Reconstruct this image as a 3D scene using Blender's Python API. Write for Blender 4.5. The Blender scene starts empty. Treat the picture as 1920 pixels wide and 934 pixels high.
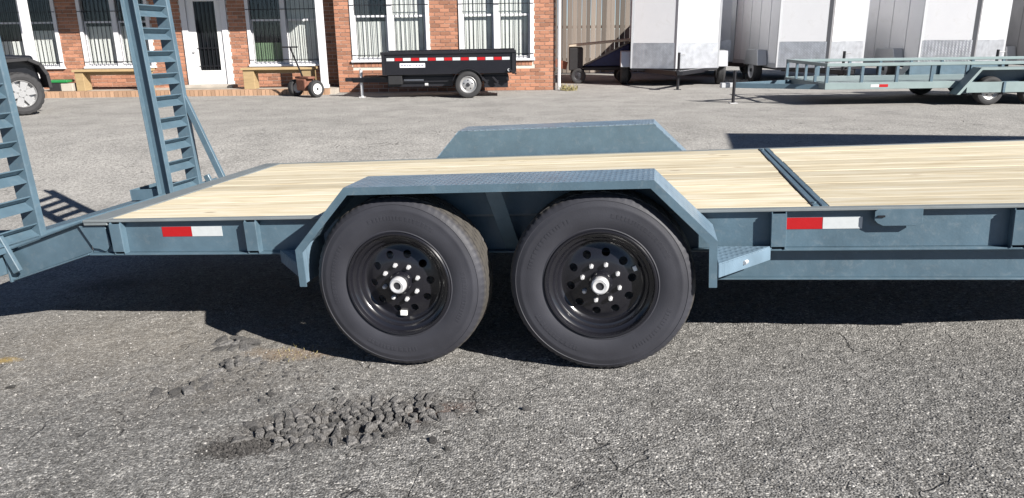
import bpy, bmesh, math, random
import numpy as np
from mathutils import Matrix, Vector
random.seed(7); np.random.seed(7)
scene = bpy.context.scene
col = scene.collection
R = math.radians

# ------------------------------------------------------------------ camera, sky, sun, exposure
cam_data = bpy.data.cameras.new('camera'); cam = bpy.data.objects.new('camera', cam_data); col.objects.link(cam)
cam_data.sensor_width = 36; cam_data.lens = 1415 / 1920 * 36
cam_data.clip_start = .05; cam_data.clip_end = 2000
CAMH = 1.45
p_, r_ = R(16.3446), R(.6875)
Fv = Vector((0, math.cos(p_), -math.sin(p_))); R0 = Vector((1, 0, 0)); U0 = R0.cross(Fv)
Rv = math.cos(r_) * R0 - math.sin(r_) * U0; Uv = math.sin(r_) * R0 + math.cos(r_) * U0
m = Matrix((Rv, Uv, -Fv)).transposed().to_4x4(); m.translation = (0, 0, CAMH)
cam.matrix_world = m
scene.camera = cam
scene.cycles.max_bounces = 6; scene.cycles.diffuse_bounces = 1; scene.cycles.glossy_bounces = 3; scene.cycles.transparent_max_bounces = 12

SUNV = Vector((1.2, -1.1, 1.0)).normalized()          # towards the sun
world = bpy.data.worlds.new('World'); scene.world = world; world.use_nodes = True
wn = world.node_tree.nodes; wl = world.node_tree.links
sky = wn.new('ShaderNodeTexSky'); sky.sky_type = 'NISHITA'; sky.sun_disc = False
sky.sun_elevation = math.asin(SUNV.z); sky.sun_rotation = math.atan2(SUNV.x, SUNV.y)
sky.air_density = .6; sky.dust_density = .05; sky.altitude = 2200
wn['Background'].inputs['Strength'].default_value = .05
wl.new(sky.outputs[0], wn['Background'].inputs['Color'])
sl = bpy.data.lights.new('sun', 'SUN'); sl.energy = 5.0; sl.angle = R(.53); sl.color = (1, .955, .89)
so = bpy.data.objects.new('sun', sl); col.objects.link(so)
so.rotation_euler = (-SUNV).to_track_quat('-Z', 'Y').to_euler(); so.location = (8, -8, 12)
vs = scene.view_settings; vs.view_transform = 'Standard'; vs.look = 'None'; vs.exposure = .86; vs.gamma = 1
vs.use_curve_mapping = False

# ------------------------------------------------------------------ materials
def nt(name):
    mt = bpy.data.materials.new(name); mt.use_nodes = True
    t = mt.node_tree; return mt, t.nodes, t.links, t.nodes['Principled BSDF']
def lin(c): return (*c, 1)
MATS = {}
def M(name, c, rough=.5, metal=0, var=.12, vs_=6, bump=0, bs=60, rnd=0, coat=0, stretch=None, spec=None):
    mt, n, l, b = nt(name)
    tc = n.new('ShaderNodeTexCoord'); src = tc.outputs['Object']
    if stretch:
        mp = n.new('ShaderNodeMapping'); mp.inputs['Scale'].default_value = stretch; l.new(src, mp.inputs[0]); src = mp.outputs[0]
    no = n.new('ShaderNodeTexNoise'); no.inputs['Scale'].default_value = vs_; no.inputs['Detail'].default_value = 6
    no.inputs['Roughness'].default_value = .65
    l.new(src, no.inputs['Vector'])
    mr = n.new('ShaderNodeMapRange'); mr.inputs[1].default_value = .25; mr.inputs[2].default_value = .75
    mr.inputs[3].default_value = 1 - var; mr.inputs[4].default_value = 1 + var
    l.new(no.outputs[0], mr.inputs[0]); fac = mr.outputs[0]
    if rnd:
        oi = n.new('ShaderNodeObjectInfo'); ge = n.new('ShaderNodeNewGeometry')
        ad = n.new('ShaderNodeMath'); ad.operation = 'ADD'; l.new(oi.outputs['Random'], ad.inputs[0]); l.new(ge.outputs['Random Per Island'], ad.inputs[1])
        fr = n.new('ShaderNodeMath'); fr.operation = 'FRACT'; l.new(ad.outputs[0], fr.inputs[0])
        m2 = n.new('ShaderNodeMapRange'); m2.inputs[3].default_value = 1 - rnd; m2.inputs[4].default_value = 1 + rnd
        l.new(fr.outputs[0], m2.inputs[0])
        mu = n.new('ShaderNodeMath'); mu.operation = 'MULTIPLY'; l.new(fac, mu.inputs[0]); l.new(m2.outputs[0], mu.inputs[1]); fac = mu.outputs[0]
    vm = n.new('ShaderNodeVectorMath'); vm.operation = 'SCALE'; vm.inputs[0].default_value = c; l.new(fac, vm.inputs['Scale'])
    l.new(vm.outputs[0], b.inputs['Base Color'])
    b.inputs['Roughness'].default_value = rough; b.inputs['Metallic'].default_value = metal
    if spec is not None: b.inputs['Specular IOR Level'].default_value = spec
    if coat: b.inputs['Coat Weight'].default_value = coat; b.inputs['Coat Roughness'].default_value = .08
    if bump:
        nb = n.new('ShaderNodeTexNoise'); nb.inputs['Scale'].default_value = bs; nb.inputs['Detail'].default_value = 4; l.new(src, nb.inputs['Vector'])
        bp = n.new('ShaderNodeBump'); bp.inputs['Strength'].default_value = bump; bp.inputs['Distance'].default_value = .01
        l.new(nb.outputs[0], bp.inputs['Height']); l.new(bp.outputs[0], b.inputs['Normal'])
    MATS[name] = mt; return mt
STEEL = (.086, .140, .182)
M('steel_paint', STEEL, .38, 0, .20, 5, .06, 90, spec=.6)
M('steel_paint_pale', (.19, .215, .225), .6, 0, .18, 5, .06, 90)  # greyer paint: dusty on the rear deck strip, simply paler on the rail flanges
M('steel_far', (.22, .285, .29), .5, 0, .12, 4)
M('black_gloss', (.011, .011, .015), .27, 0, .1, 6, coat=.4)
M('black_metal', (.012, .012, .016), .45, 0, .2, 8)
M('black_plastic', (.018, .018, .02), .6, 0, .2, 12)
M('tyre_far', (.03, .03, .032), .75, 0, .25, 14)
M('silver', (.72, .72, .73), .35, .35, .08, 20)
M('alloy', (.46, .46, .46), .38, .6, .1, 20)
M('dark_cap', (.03, .03, .035), .4, 0, .1, 20)
M('white_paint', (.80, .80, .80), .45, 0, .04, 4)
M('white_trim', (.74, .74, .76), .5, 0, .06, 3, .03, 40)
M('white_sheet', (.80, .80, .82), .38, 0, .03, 1.5)
M('silver_sheet', (.55, .56, .58), .42, .35, .08, 2)
M('grey_sheet', (.20, .20, .21), .45, 0, .12, 3)
M('red_tape', (.42, .009, .012), .35, 0, .05, 40)
M('white_tape', (.56, .59, .60), .35, 0, .05, 40)
M('sticker', (.85, .85, .83), .5)
M('sign_white', (.80, .80, .84), .5, 0, .05, 20)
M('sign_ink', (.30, .30, .38), .5)
M('mortar', (.66, .58, .50), .9, 0, .15, 9, .2, 90)
M('brick', (.375, .175, .108), .85, 0, .22, 18, .25, 120, rnd=.28)
M('paver', (.40, .25, .16), .85, 0, .2, 10, .2, 90, rnd=.2)
M('concrete', (.42, .38, .33), .9, 0, .18, 4, .2, 60)
M('bench_wood', (.38, .275, .145), .7, 0, .16, 4, .15, 20, rnd=.15, stretch=(1, 1, 6))
M('fence_wood', (.195, .168, .145), .85, 0, .45, 5, .3, 25, rnd=.42, stretch=(7, 7, .5))
M('blind', (.80, .79, .76), .7, 0, .05, 3)
M('green_panel', (.16, .24, .14), .7, 0, .2, 5)
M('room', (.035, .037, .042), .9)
M('rust', (.20, .085, .055), .8, 0, .4, 20, .2, 50)
M('green_plastic', (.02, .22, .06), .4)
M('navy_tarp', (.012, .016, .07), .5, 0, .3, 9, .3, 12)
M('beige_board', (.48, .42, .33), .8, 0, .15, 9)
M('car_black', (.008, .009, .012), .25, 0, .1, 3, coat=.8)
M('lamp_glass', (.6, .6, .62), .15)
M('roof_dark', (.10, .09, .085), .9, 0, .2, 6)
M('soffit', (.7, .7, .68), .6)
M('straw', (.35, .30, .14), .9, 0, .3, 30, rnd=.3)
M('asphalt_chunk', (.135, .13, .126), .92, 0, .75, 110, 1.0, 150, rnd=.35)
M('crumb_dark', (.05, .047, .045), .95, 0, .3, 60, rnd=.5)
M('pebble', (.26, .25, .24), .9, 0, .2, 200, rnd=.75)

def scuff(name, tint=(.30, .31, .31, 1), amt=.35, sc=22):
    t = MATS[name].node_tree; n, l = t.nodes, t.links; b = n['Principled BSDF']; src = b.inputs['Base Color'].links[0].from_socket
    tc = n.new('ShaderNodeTexCoord'); no = n.new('ShaderNodeTexNoise'); no.inputs['Scale'].default_value = sc; no.inputs['Detail'].default_value = 9; no.inputs['Roughness'].default_value = .72; no.inputs['Distortion'].default_value = .8; l.new(tc.outputs['Object'], no.inputs['Vector'])
    mr = n.new('ShaderNodeMapRange'); mr.inputs[1].default_value = .54; mr.inputs[2].default_value = .70; mr.inputs[3].default_value = 0; mr.inputs[4].default_value = amt; l.new(no.outputs[0], mr.inputs[0])
    mx = n.new('ShaderNodeMix'); mx.data_type = 'RGBA'; l.new(mr.outputs[0], mx.inputs[0]); l.new(src, mx.inputs[6]); mx.inputs[7].default_value = tint; l.new(mx.outputs[2], b.inputs['Base Color'])
    rr = n.new('ShaderNodeMapRange'); rr.inputs[1].default_value = .35; rr.inputs[2].default_value = .7; rr.inputs[3].default_value = .30; rr.inputs[4].default_value = .62; l.new(no.outputs[0], rr.inputs[0]); l.new(rr.outputs[0], b.inputs['Roughness'])
scuff('steel_paint', amt=.16); scuff('white_sheet', (.5, .48, .44, 1), .2, 3)
def mat_tyre():
    mt, n, l, b = nt('tyre')
    tc = n.new('ShaderNodeTexCoord')
    no = n.new('ShaderNodeTexNoise'); no.inputs['Scale'].default_value = 5; no.inputs['Detail'].default_value = 7; l.new(tc.outputs['Object'], no.inputs['Vector'])
    cr = n.new('ShaderNodeValToRGB'); cr.color_ramp.elements[0].position = .3; cr.color_ramp.elements[0].color = (.028, .0285, .036, 1)
    cr.color_ramp.elements[1].position = .72; cr.color_ramp.elements[1].color = (.045, .046, .057, 1); l.new(no.outputs[0], cr.inputs[0])
    # light dust caught on the tread (local radius beyond the shoulder)
    sp = n.new('ShaderNodeSeparateXYZ'); l.new(tc.outputs['Object'], sp.inputs[0])
    cb = n.new('ShaderNodeCombineXYZ'); l.new(sp.outputs[0], cb.inputs[0]); l.new(sp.outputs[2], cb.inputs[2])
    ln = n.new('ShaderNodeVectorMath'); ln.operation = 'LENGTH'; l.new(cb.outputs[0], ln.inputs[0])
    mr = n.new('ShaderNodeMapRange'); mr.inputs[1].default_value = .388; mr.inputs[2].default_value = .402; l.new(ln.outputs['Value'], mr.inputs[0])
    mx = n.new('ShaderNodeMix'); mx.data_type = 'RGBA'; l.new(mr.outputs[0], mx.inputs[0]); l.new(cr.outputs[0], mx.inputs[6]); mx.inputs[7].default_value = (.095, .086, .072, 1)
    l.new(mx.outputs[2], b.inputs['Base Color']); b.inputs['Roughness'].default_value = .58; b.inputs['Specular IOR Level'].default_value = .45
    nb = n.new('ShaderNodeTexNoise'); nb.inputs['Scale'].default_value = 220; l.new(tc.outputs['Object'], nb.inputs['Vector'])
    bp = n.new('ShaderNodeBump'); bp.inputs['Strength'].default_value = .15; bp.inputs['Distance'].default_value = .004; l.new(nb.outputs[0], bp.inputs['Height']); l.new(bp.outputs[0], b.inputs['Normal'])
    MATS['tyre'] = mt
mat_tyre()

def mat_diamond(name, c, rough, scale, metal=0):
    mt, n, l, b = nt(name)
    tc = n.new('ShaderNodeTexCoord'); hs = []
    for a in (45, -45):
        mp = n.new('ShaderNodeMapping'); mp.inputs['Rotation'].default_value = (R(a) if name != 'diamond_plate' else 0, 0, R(a)); l.new(tc.outputs['Object'], mp.inputs[0])
        w = n.new('ShaderNodeTexWave'); w.inputs['Scale'].default_value = scale; w.bands_direction = 'X'; l.new(mp.outputs[0], w.inputs['Vector'])
        hs.append(w.outputs['Fac'])
    mu = n.new('ShaderNodeMath'); mu.operation = 'MULTIPLY'; l.new(hs[0], mu.inputs[0]); l.new(hs[1], mu.inputs[1])
    pw = n.new('ShaderNodeMath'); pw.operation = 'POWER'; l.new(mu.outputs[0], pw.inputs[0]); pw.inputs[1].default_value = 2.0
    no = n.new('ShaderNodeTexNoise'); no.inputs['Scale'].default_value = 7; no.inputs['Detail'].default_value = 5; l.new(tc.outputs['Object'], no.inputs['Vector'])
    mr = n.new('ShaderNodeMapRange'); mr.inputs[1].default_value = .3; mr.inputs[2].default_value = .7; mr.inputs[3].default_value = .85; mr.inputs[4].default_value = 1.15; l.new(no.outputs[0], mr.inputs[0])
    vm = n.new('ShaderNodeVectorMath'); vm.operation = 'SCALE'; vm.inputs[0].default_value = c; l.new(mr.outputs[0], vm.inputs['Scale']); l.new(vm.outputs[0], b.inputs['Base Color'])
    bp = n.new('ShaderNodeBump'); bp.inputs['Strength'].default_value = .8; bp.inputs['Distance'].default_value = .004; l.new(pw.outputs[0], bp.inputs['Height']); l.new(bp.outputs[0], b.inputs['Normal'])
    b.inputs['Roughness'].default_value = rough; b.inputs['Metallic'].default_value = metal
    MATS[name] = mt
mat_diamond('diamond_plate', (.15, .22, .285), .30, 9)  # lighter, bluer than the trailer paint: sky reflection put into the colour
mat_diamond('stone_guard', (.62, .63, .66), .33, 11, .7)

def mat_wood():
    mt, n, l, b = nt('deck_wood')
    tc = n.new('ShaderNodeTexCoord'); oi = n.new('ShaderNodeObjectInfo')
    off = n.new('ShaderNodeVectorMath'); off.operation = 'SCALE'; off.inputs[0].default_value = (13.1, 7.7, 3.3); l.new(oi.outputs['Random'], off.inputs['Scale'])
    ad = n.new('ShaderNodeVectorMath'); ad.operation = 'ADD'; l.new(tc.outputs['Object'], ad.inputs[0]); l.new(off.outputs[0], ad.inputs[1])
    mp = n.new('ShaderNodeMapping'); mp.inputs['Scale'].default_value = (.5, 4.5, 4.5); l.new(ad.outputs[0], mp.inputs[0])
    g = n.new('ShaderNodeTexNoise'); g.inputs['Scale'].default_value = 5; g.inputs['Detail'].default_value = 8; g.inputs['Distortion'].default_value = .6; l.new(mp.outputs[0], g.inputs['Vector'])
    cr = n.new('ShaderNodeValToRGB'); e = cr.color_ramp.elements
    e[0].position = .28; e[0].color = (.56, .46, .30, 1); e[1].position = .70; e[1].color = (.80, .74, .60, 1)
    k = e.new(.48); k.color = (.73, .64, .46, 1); l.new(g.outputs[0], cr.inputs[0])
    # knots
    mk_ = n.new('ShaderNodeMapping'); mk_.inputs['Scale'].default_value = (1.3, 4.2, 1); l.new(ad.outputs[0], mk_.inputs[0])
    v = n.new('ShaderNodeTexVoronoi'); v.inputs['Scale'].default_value = 1.15; l.new(mk_.outputs[0], v.inputs['Vector'])
    kr = n.new('ShaderNodeMapRange'); kr.inputs[1].default_value = .035; kr.inputs[2].default_value = .075; kr.inputs[3].default_value = .75; kr.inputs[4].default_value = 0; l.new(v.outputs['Distance'], kr.inputs[0])
    mx = n.new('ShaderNodeMix'); mx.data_type = 'RGBA'; l.new(kr.outputs[0], mx.inputs[0]); l.new(cr.outputs[0], mx.inputs[6]); mx.inputs[7].default_value = (.26, .16, .08, 1)
    m2 = n.new('ShaderNodeMapRange'); m2.inputs[3].default_value = .76; m2.inputs[4].default_value = 1.05; l.new(oi.outputs['Random'], m2.inputs[0])
    vm = n.new('ShaderNodeVectorMath'); vm.operation = 'SCALE'; l.new(mx.outputs[2], vm.inputs[0]); l.new(m2.outputs[0], vm.inputs['Scale'])
    l.new(vm.outputs[0], b.inputs['Base Color']); b.inputs['Roughness'].default_value = .72
    bp = n.new('ShaderNodeBump'); bp.inputs['Strength'].default_value = .25; bp.inputs['Distance'].default_value = .003; l.new(g.outputs[0], bp.inputs['Height']); l.new(bp.outputs[0], b.inputs['Normal'])
    MATS['deck_wood'] = mt
mat_wood()

def mat_glass():
    mt = bpy.data.materials.new('window_glass'); mt.use_nodes = True; n = mt.node_tree.nodes; l = mt.node_tree.links
    n.remove(n['Principled BSDF'])
    tr = n.new('ShaderNodeBsdfTransparent'); tr.inputs[0].default_value = (.93, .945, .945, 1)
    gl = n.new('ShaderNodeBsdfGlossy'); gl.inputs['Roughness'].default_value = .03
    lw = n.new('ShaderNodeLayerWeight'); pw = n.new('ShaderNodeMath'); pw.operation = 'POWER'; pw.inputs[1].default_value = 3.5; l.new(lw.outputs['Facing'], pw.inputs[0])
    fr = n.new('ShaderNodeMath'); fr.operation = 'MULTIPLY_ADD'; fr.inputs[1].default_value = .7; fr.inputs[2].default_value = .05; l.new(pw.outputs[0], fr.inputs[0])
    mx = n.new('ShaderNodeMixShader'); l.new(fr.outputs[0], mx.inputs[0]); l.new(tr.outputs[0], mx.inputs[1]); l.new(gl.outputs[0], mx.inputs[2])
    l.new(mx.outputs[0], n['Material Output'].inputs[0]); MATS['window_glass'] = mt
mat_glass()
M('dark_glass', (.01, .012, .014), .06, 0, .1, 3)

# local tilt of the lot under the big trailer (the far yard is level at z = 0)
TX = Vector((.98152228, -.1847895, .04966735)); TY = Vector((.1859342, .98236927, -.01947028)); TZ = TX.cross(TY)
TO = Vector((-.0577, 3.3526, CAMH - 1.56435))          # ground point below the middle of the near axles
GO = TO - .031 * TZ                                      # lot surface (tyres are .43 in radius)
def T2W(x, y, z=0): return TO + x * TX + y * TY + z * TZ
def sstep(a, b, t):
    u = np.clip((t - a) / (b - a), 0, 1); return u * u * (3 - 2 * u)
def ground_z(x, y):
    x = np.asarray(x, float); y = np.asarray(y, float)
    xc = 4.2 * np.tanh(x / 4.2) if False else np.clip(x, -4.5, 4.5)
    zp = GO.z - (TZ.x * (xc - GO.x) + TZ.y * (np.clip(y, -3, 9) - GO.y)) / TZ.z
    w = sstep(6.0, 12.0, y)
    return zp * (1 - w)

def mat_ground():
    mt, n, l, b = nt('old_asphalt')
    ge = n.new('ShaderNodeNewGeometry'); P = ge.outputs['Position']
    def noise(sc, det=5, rough=.6, vec=P, dist=0):
        t = n.new('ShaderNodeTexNoise'); t.inputs['Scale'].default_value = sc; t.inputs['Detail'].default_value = det; t.inputs['Roughness'].default_value = rough
        t.inputs['Distortion'].default_value = dist; l.new(vec, t.inputs['Vector']); return t.outputs[0]
    def mr(s, a, b_, c, d):
        t = n.new('ShaderNodeMapRange'); t.inputs[1].default_value = a; t.inputs[2].default_value = b_; t.inputs[3].default_value = c; t.inputs[4].default_value = d
        l.new(s, t.inputs[0]); return t.outputs[0]
    def mul(a, b_):
        t = n.new('ShaderNodeMath'); t.operation = 'MULTIPLY'
        for i, s in enumerate((a, b_)):
            if isinstance(s, (int, float)): t.inputs[i].default_value = s
            else: l.new(s, t.inputs[i])
        return t.outputs[0]
    def mix(f, a, b_):
        t = n.new('ShaderNodeMix'); t.data_type = 'RGBA'
        for i, s in ((0, f), (6, a), (7, b_)):
            if isinstance(s, (int, float)): t.inputs[i].default_value = s
            elif isinstance(s, tuple): t.inputs[i].default_value = s
            else: l.new(s, t.inputs[i])
        return t.outputs[2]
    # stones in the binder: two sizes of cells, each with its own grey
    v1 = n.new('ShaderNodeTexVoronoi'); v1.inputs['Scale'].default_value = 100; l.new(P, v1.inputs['Vector'])
    v2 = n.new('ShaderNodeTexVoronoi'); v2.inputs['Scale'].default_value = 190; l.new(P, v2.inputs['Vector'])
    s1 = n.new('ShaderNodeSeparateColor'); l.new(v1.outputs['Color'], s1.inputs[0])
    s2 = n.new('ShaderNodeSeparateColor'); l.new(v2.outputs['Color'], s2.inputs[0])
    c1 = n.new('ShaderNodeValToRGB'); e = c1.color_ramp.elements
    e[0].position = 0; e[0].color = (.025, .024, .023, 1); e[1].position = 1; e[1].color = (.8, .78, .74, 1)
    for p, c in ((.28, (.085, .083, .081, 1)), (.6, (.18, .178, .175, 1)), (.88, (.285, .281, .274, 1)), (.955, (.55, .53, .50, 1))):
        k = e.new(p); k.color = c
    l.new(s1.outputs[0], c1.inputs[0])
    c2 = n.new('ShaderNodeValToRGB'); e = c2.color_ramp.elements
    e[0].position = 0; e[0].color = (.025, .024, .023, 1); e[1].position = 1; e[1].color = (.66, .64, .6, 1)
    for p, c in ((.3, (.095, .093, .09, 1)), (.8, (.25, .244, .233, 1))):
        k = e.new(p); k.color = c
    l.new(s2.outputs[0], c2.inputs[0])
    base = mix(.45, c1.outputs[0], c2.outputs[0])
    # worn bleached areas and darker bitumen areas
    big = noise(.55, 6, .62); mid = noise(3.2, 6, .65); fine = noise(17, 5, .7)
    vm = n.new('ShaderNodeVectorMath'); vm.operation = 'SCALE'; l.new(base, vm.inputs[0])
    l.new(mul(mul(mr(big, .3, .7, .88, 1.14), mr(mid, .25, .75, .80, 1.20)), mr(fine, .25, .75, .72, 1.28)), vm.inputs['Scale'])
    c = vm.outputs[0]
    # pale sandy dust, mostly over the far yard
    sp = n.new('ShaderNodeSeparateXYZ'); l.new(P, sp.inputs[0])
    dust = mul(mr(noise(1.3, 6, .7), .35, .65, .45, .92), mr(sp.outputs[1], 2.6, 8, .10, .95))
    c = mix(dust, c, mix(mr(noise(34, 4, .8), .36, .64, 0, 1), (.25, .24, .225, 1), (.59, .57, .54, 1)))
    # flattened dark dashes: leaf litter and old oil, stretched along the traffic lanes
    mp = n.new('ShaderNodeMapping'); mp.inputs['Scale'].default_value = (.9, 2.6, 1); l.new(P, mp.inputs[0])
    dd = mr(noise(2.1, 5, .7, mp.outputs[0]), .66, .74, 0, .55)
    c = mix(dd, c, (.075, .07, .066, 1))
    # hairline cracks
    wv = n.new('ShaderNodeVectorMath'); wv.operation = 'MULTIPLY_ADD'; nn = n.new('ShaderNodeTexNoise'); nn.inputs['Scale'].default_value = 4; l.new(P, nn.inputs['Vector'])
    l.new(nn.outputs['Color'], wv.inputs[0]); wv.inputs[1].default_value = (.3, .3, 0); l.new(P, wv.inputs[2])
    vc = n.new('ShaderNodeTexVoronoi'); vc.feature = 'DISTANCE_TO_EDGE'; vc.inputs['Scale'].default_value = 3.4; l.new(wv.outputs[0], vc.inputs['Vector'])
    crack = mul(mr(vc.outputs['Distance'], .004, .016, 1, 0), mr(noise(2.2, 3), .51, .60, 0, .5))
    c = mix(crack, c, (.022, .02, .019, 1))
    # worn-out patch: bare dark base with brick-red and rusty soil
    bn = mr(noise(9, 5, .7), .3, .7, -.5, .5)
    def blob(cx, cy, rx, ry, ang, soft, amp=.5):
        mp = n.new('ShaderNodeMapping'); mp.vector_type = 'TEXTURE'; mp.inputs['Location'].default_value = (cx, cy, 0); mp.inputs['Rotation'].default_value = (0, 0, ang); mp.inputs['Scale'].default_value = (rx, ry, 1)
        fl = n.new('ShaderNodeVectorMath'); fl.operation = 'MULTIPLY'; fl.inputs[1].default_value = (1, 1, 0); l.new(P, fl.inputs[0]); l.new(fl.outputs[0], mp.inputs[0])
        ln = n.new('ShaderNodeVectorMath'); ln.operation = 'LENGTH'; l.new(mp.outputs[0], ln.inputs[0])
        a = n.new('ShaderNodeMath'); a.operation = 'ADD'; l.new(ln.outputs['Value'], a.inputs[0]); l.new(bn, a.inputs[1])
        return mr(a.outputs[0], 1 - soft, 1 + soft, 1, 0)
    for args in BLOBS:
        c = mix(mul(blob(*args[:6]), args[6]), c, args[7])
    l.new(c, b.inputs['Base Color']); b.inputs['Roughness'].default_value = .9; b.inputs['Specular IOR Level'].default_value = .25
    h1 = mr(v1.outputs['Distance'], 0, .7, 1, 0)
    ha = n.new('ShaderNodeMath'); ha.operation = 'MULTIPLY_ADD'; l.new(h1, ha.inputs[0]); ha.inputs[1].default_value = .6; l.new(mul(fine, 1.6), ha.inputs[2])
    hb = n.new('ShaderNodeMath'); hb.operation = 'SUBTRACT'; l.new(ha.outputs[0], hb.inputs[0]); l.new(mul(crack, 1.5), hb.inputs[1])
    bp = n.new('ShaderNodeBump'); bp.inputs['Strength'].default_value = .85; bp.inputs['Distance'].default_value = .007; l.new(hb.outputs[0], bp.inputs['Height']); l.new(bp.outputs[0], b.inputs['Normal'])
    MATS['old_asphalt'] = mt

# ------------------------------------------------------------------ mesh helpers
class B:
    def __init__(s): s.v = []; s.f = []
    def add(s, v, f):
        o = len(s.v); s.v += [tuple(p) for p in v]; s.f += [tuple(i + o for i in q) for q in f]; return s
    def box(s, x0, x1, y0, y1, z0, z1):
        return s.add([(x0, y0, z0), (x1, y0, z0), (x1, y1, z0), (x0, y1, z0), (x0, y0, z1), (x1, y0, z1), (x1, y1, z1), (x0, y1, z1)],
                     [(0, 3, 2, 1), (4, 5, 6, 7), (0, 1, 5, 4), (1, 2, 6, 5), (2, 3, 7, 6), (3, 0, 4, 7)])
    def prism(s, poly, a, b, axis='y'):
        n = len(poly)
        def P(u, w, t): return (u, t, w) if axis == 'y' else ((t, u, w) if axis == 'x' else (u, w, t))
        v = [P(u, w, a) for u, w in poly] + [P(u, w, b) for u, w in poly]
        f = [tuple(range(n)), tuple(range(2 * n - 1, n - 1, -1))] + [(i, i + n, (i + 1) % n + n, (i + 1) % n) for i in range(n)]
        return s.add(v, f)
    def bar(s, p, q, w, h, up=(0, 0, 1)):
        p, q = Vector(p), Vector(q); d = (q - p).normalized(); u = Vector(up)
        r = d.cross(u)
        if r.length < 1e-4: r = d.cross(Vector((1, 0, 0)))
        r.normalize(); u = r.cross(d).normalized()
        v = []
        for c in (p, q):
            for a, b_ in ((-1, -1), (1, -1), (1, 1), (-1, 1)): v.append(c + r * w / 2 * a + u * h / 2 * b_)
        return s.add(v, [(0, 1, 2, 3), (7, 6, 5, 4), (0, 4, 5, 1), (1, 5, 6, 2), (2, 6, 7, 3), (3, 7, 4, 0)])
    def tube(s, p, q, r, n=12, r2=None):
        p, q = Vector(p), Vector(q); d = (q - p).normalized(); a = d.orthogonal().normalized(); b_ = d.cross(a); r2 = r if r2 is None else r2
        v = [c + (a * math.cos(2 * math.pi * i / n) + b_ * math.sin(2 * math.pi * i / n)) * rr for c, rr in ((p, r), (q, r2)) for i in range(n)]
        return s.add(v, [tuple(range(n)), tuple(range(2 * n - 1, n - 1, -1))] + [(i, i + n, (i + 1) % n + n, (i + 1) % n) for i in range(n)])
    def lathe(s, prof, n=48, closed=False, mod=None):   # axis = y; prof of (r, y)
        k = len(prof); v = []
        for i in range(n):
            a = 2 * math.pi * i / n
            for j, (r, y) in enumerate(prof):
                rr = r + (mod(i, j) if mod else 0); v.append((rr * math.cos(a), y, rr * math.sin(a)))
        f = []
        for i in range(n):
            i2 = (i + 1) % n
            for j in range(k if closed else k - 1):
                j2 = (j + 1) % k; f.append((i * k + j, i2 * k + j, i2 * k + j2, i * k + j2))
        return s.add(v, f)
    def mesh(s, name, mat):
        me = bpy.data.meshes.new(name); me.from_pydata(s.v, [], s.f)
        bm = bmesh.new(); bm.from_mesh(me); bmesh.ops.recalc_face_normals(bm, faces=bm.faces); bm.to_mesh(me); bm.free()
        me.materials.append(MATS[mat]); return me
    def build(s, name, mat, parent=None, smooth=False, bevel=0, loc=None, seg=1):
        return put(name, s.mesh(name, mat), parent, smooth, bevel, loc, seg)
def put(name, me, parent=None, smooth=False, bevel=0, loc=None, seg=1):
    o = bpy.data.objects.new(name, me); col.objects.link(o); o.parent = parent
    if loc: o.location = loc
    if smooth:
        for p in me.polygons: p.use_smooth = True
        try: me.set_sharp_from_angle(angle=R(38))
        except Exception: pass
    if bevel:
        md = o.modifiers.new('bevel', 'BEVEL'); md.width = bevel; md.segments = seg; md.limit_method = 'ANGLE'; md.angle_limit = R(40)
    return o
def tag(o, label, cat, group=None, kind=None):
    if label: o['label'] = label
    if cat: o['category'] = cat
    if group: o['group'] = group
    if kind: o['kind'] = kind
    return o
def thing(name, label, cat, loc=(0, 0, 0), rz=0, group=None):
    o = bpy.data.objects.new(name, None); col.objects.link(o); o.location = loc; o.rotation_euler = (0, 0, rz); o.empty_display_size = .2
    return tag(o, label, cat, group)
def node(name, parent, loc=(0, 0, 0), rz=0):
    o = bpy.data.objects.new(name, None); col.objects.link(o); o.parent = parent; o.location = loc; o.rotation_euler = (0, 0, rz); o.empty_display_size = .1; return o
def copy_tree(o, parent=None):
    c = o.copy(); col.objects.link(c); c.parent = parent
    for ch in [x for x in o.children]: copy_tree(ch, c)
    return c
def bake(o):
    dg = bpy.context.evaluated_depsgraph_get(); me = bpy.data.meshes.new_from_object(o.evaluated_get(dg)); o.modifiers.clear(); o.data = me; return o

# ------------------------------------------------------------------ ground
def px2ground(px, py):      # a point of the lot near the big trailer, from its bearing
    d = Fv + (px - 960) / 1415 * Rv - (py - 467) / 1415 * Uv
    o = Vector((0, 0, CAMH)); t = (GO - o).dot(TZ) / d.dot(TZ); return o + t * d
PATCH = px2ground(655, 788); DEB = px2ground(455, 838); RUSTP = px2ground(555, 662); PATCH2 = px2ground(400, 735)
BLOBS = [
    (PATCH.x, PATCH.y, .42, .16, .22, .6, .75, (.05, .042, .037, 1)),
    (DEB.x, DEB.y, .14, .065, .1, .8, .75, (.022, .02, .02, 1)),
    (RUSTP.x, RUSTP.y, .22, .07, -.1, .6, .45, (.26, .16, .075, 1)),
    (PATCH2.x, PATCH2.y, .34, .2, .3, .8, .35, (.09, .08, .07, 1)),
    (px2ground(800, 770).x, px2ground(800, 770).y, .16, .05, .2, .7, .4, (.20, .09, .06, 1)),
    (px2ground(250, 640).x, px2ground(250, 640).y, 1.3, .55, 0, .9, .22, (.30, .25, .185, 1)),
    (px2ground(10, 675).x, px2ground(10, 675).y, .07, .04, 0, .6, .7, (.40, .27, .07, 1)),
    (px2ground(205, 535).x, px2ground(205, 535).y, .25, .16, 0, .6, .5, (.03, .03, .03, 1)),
]
mat_ground()
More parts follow.
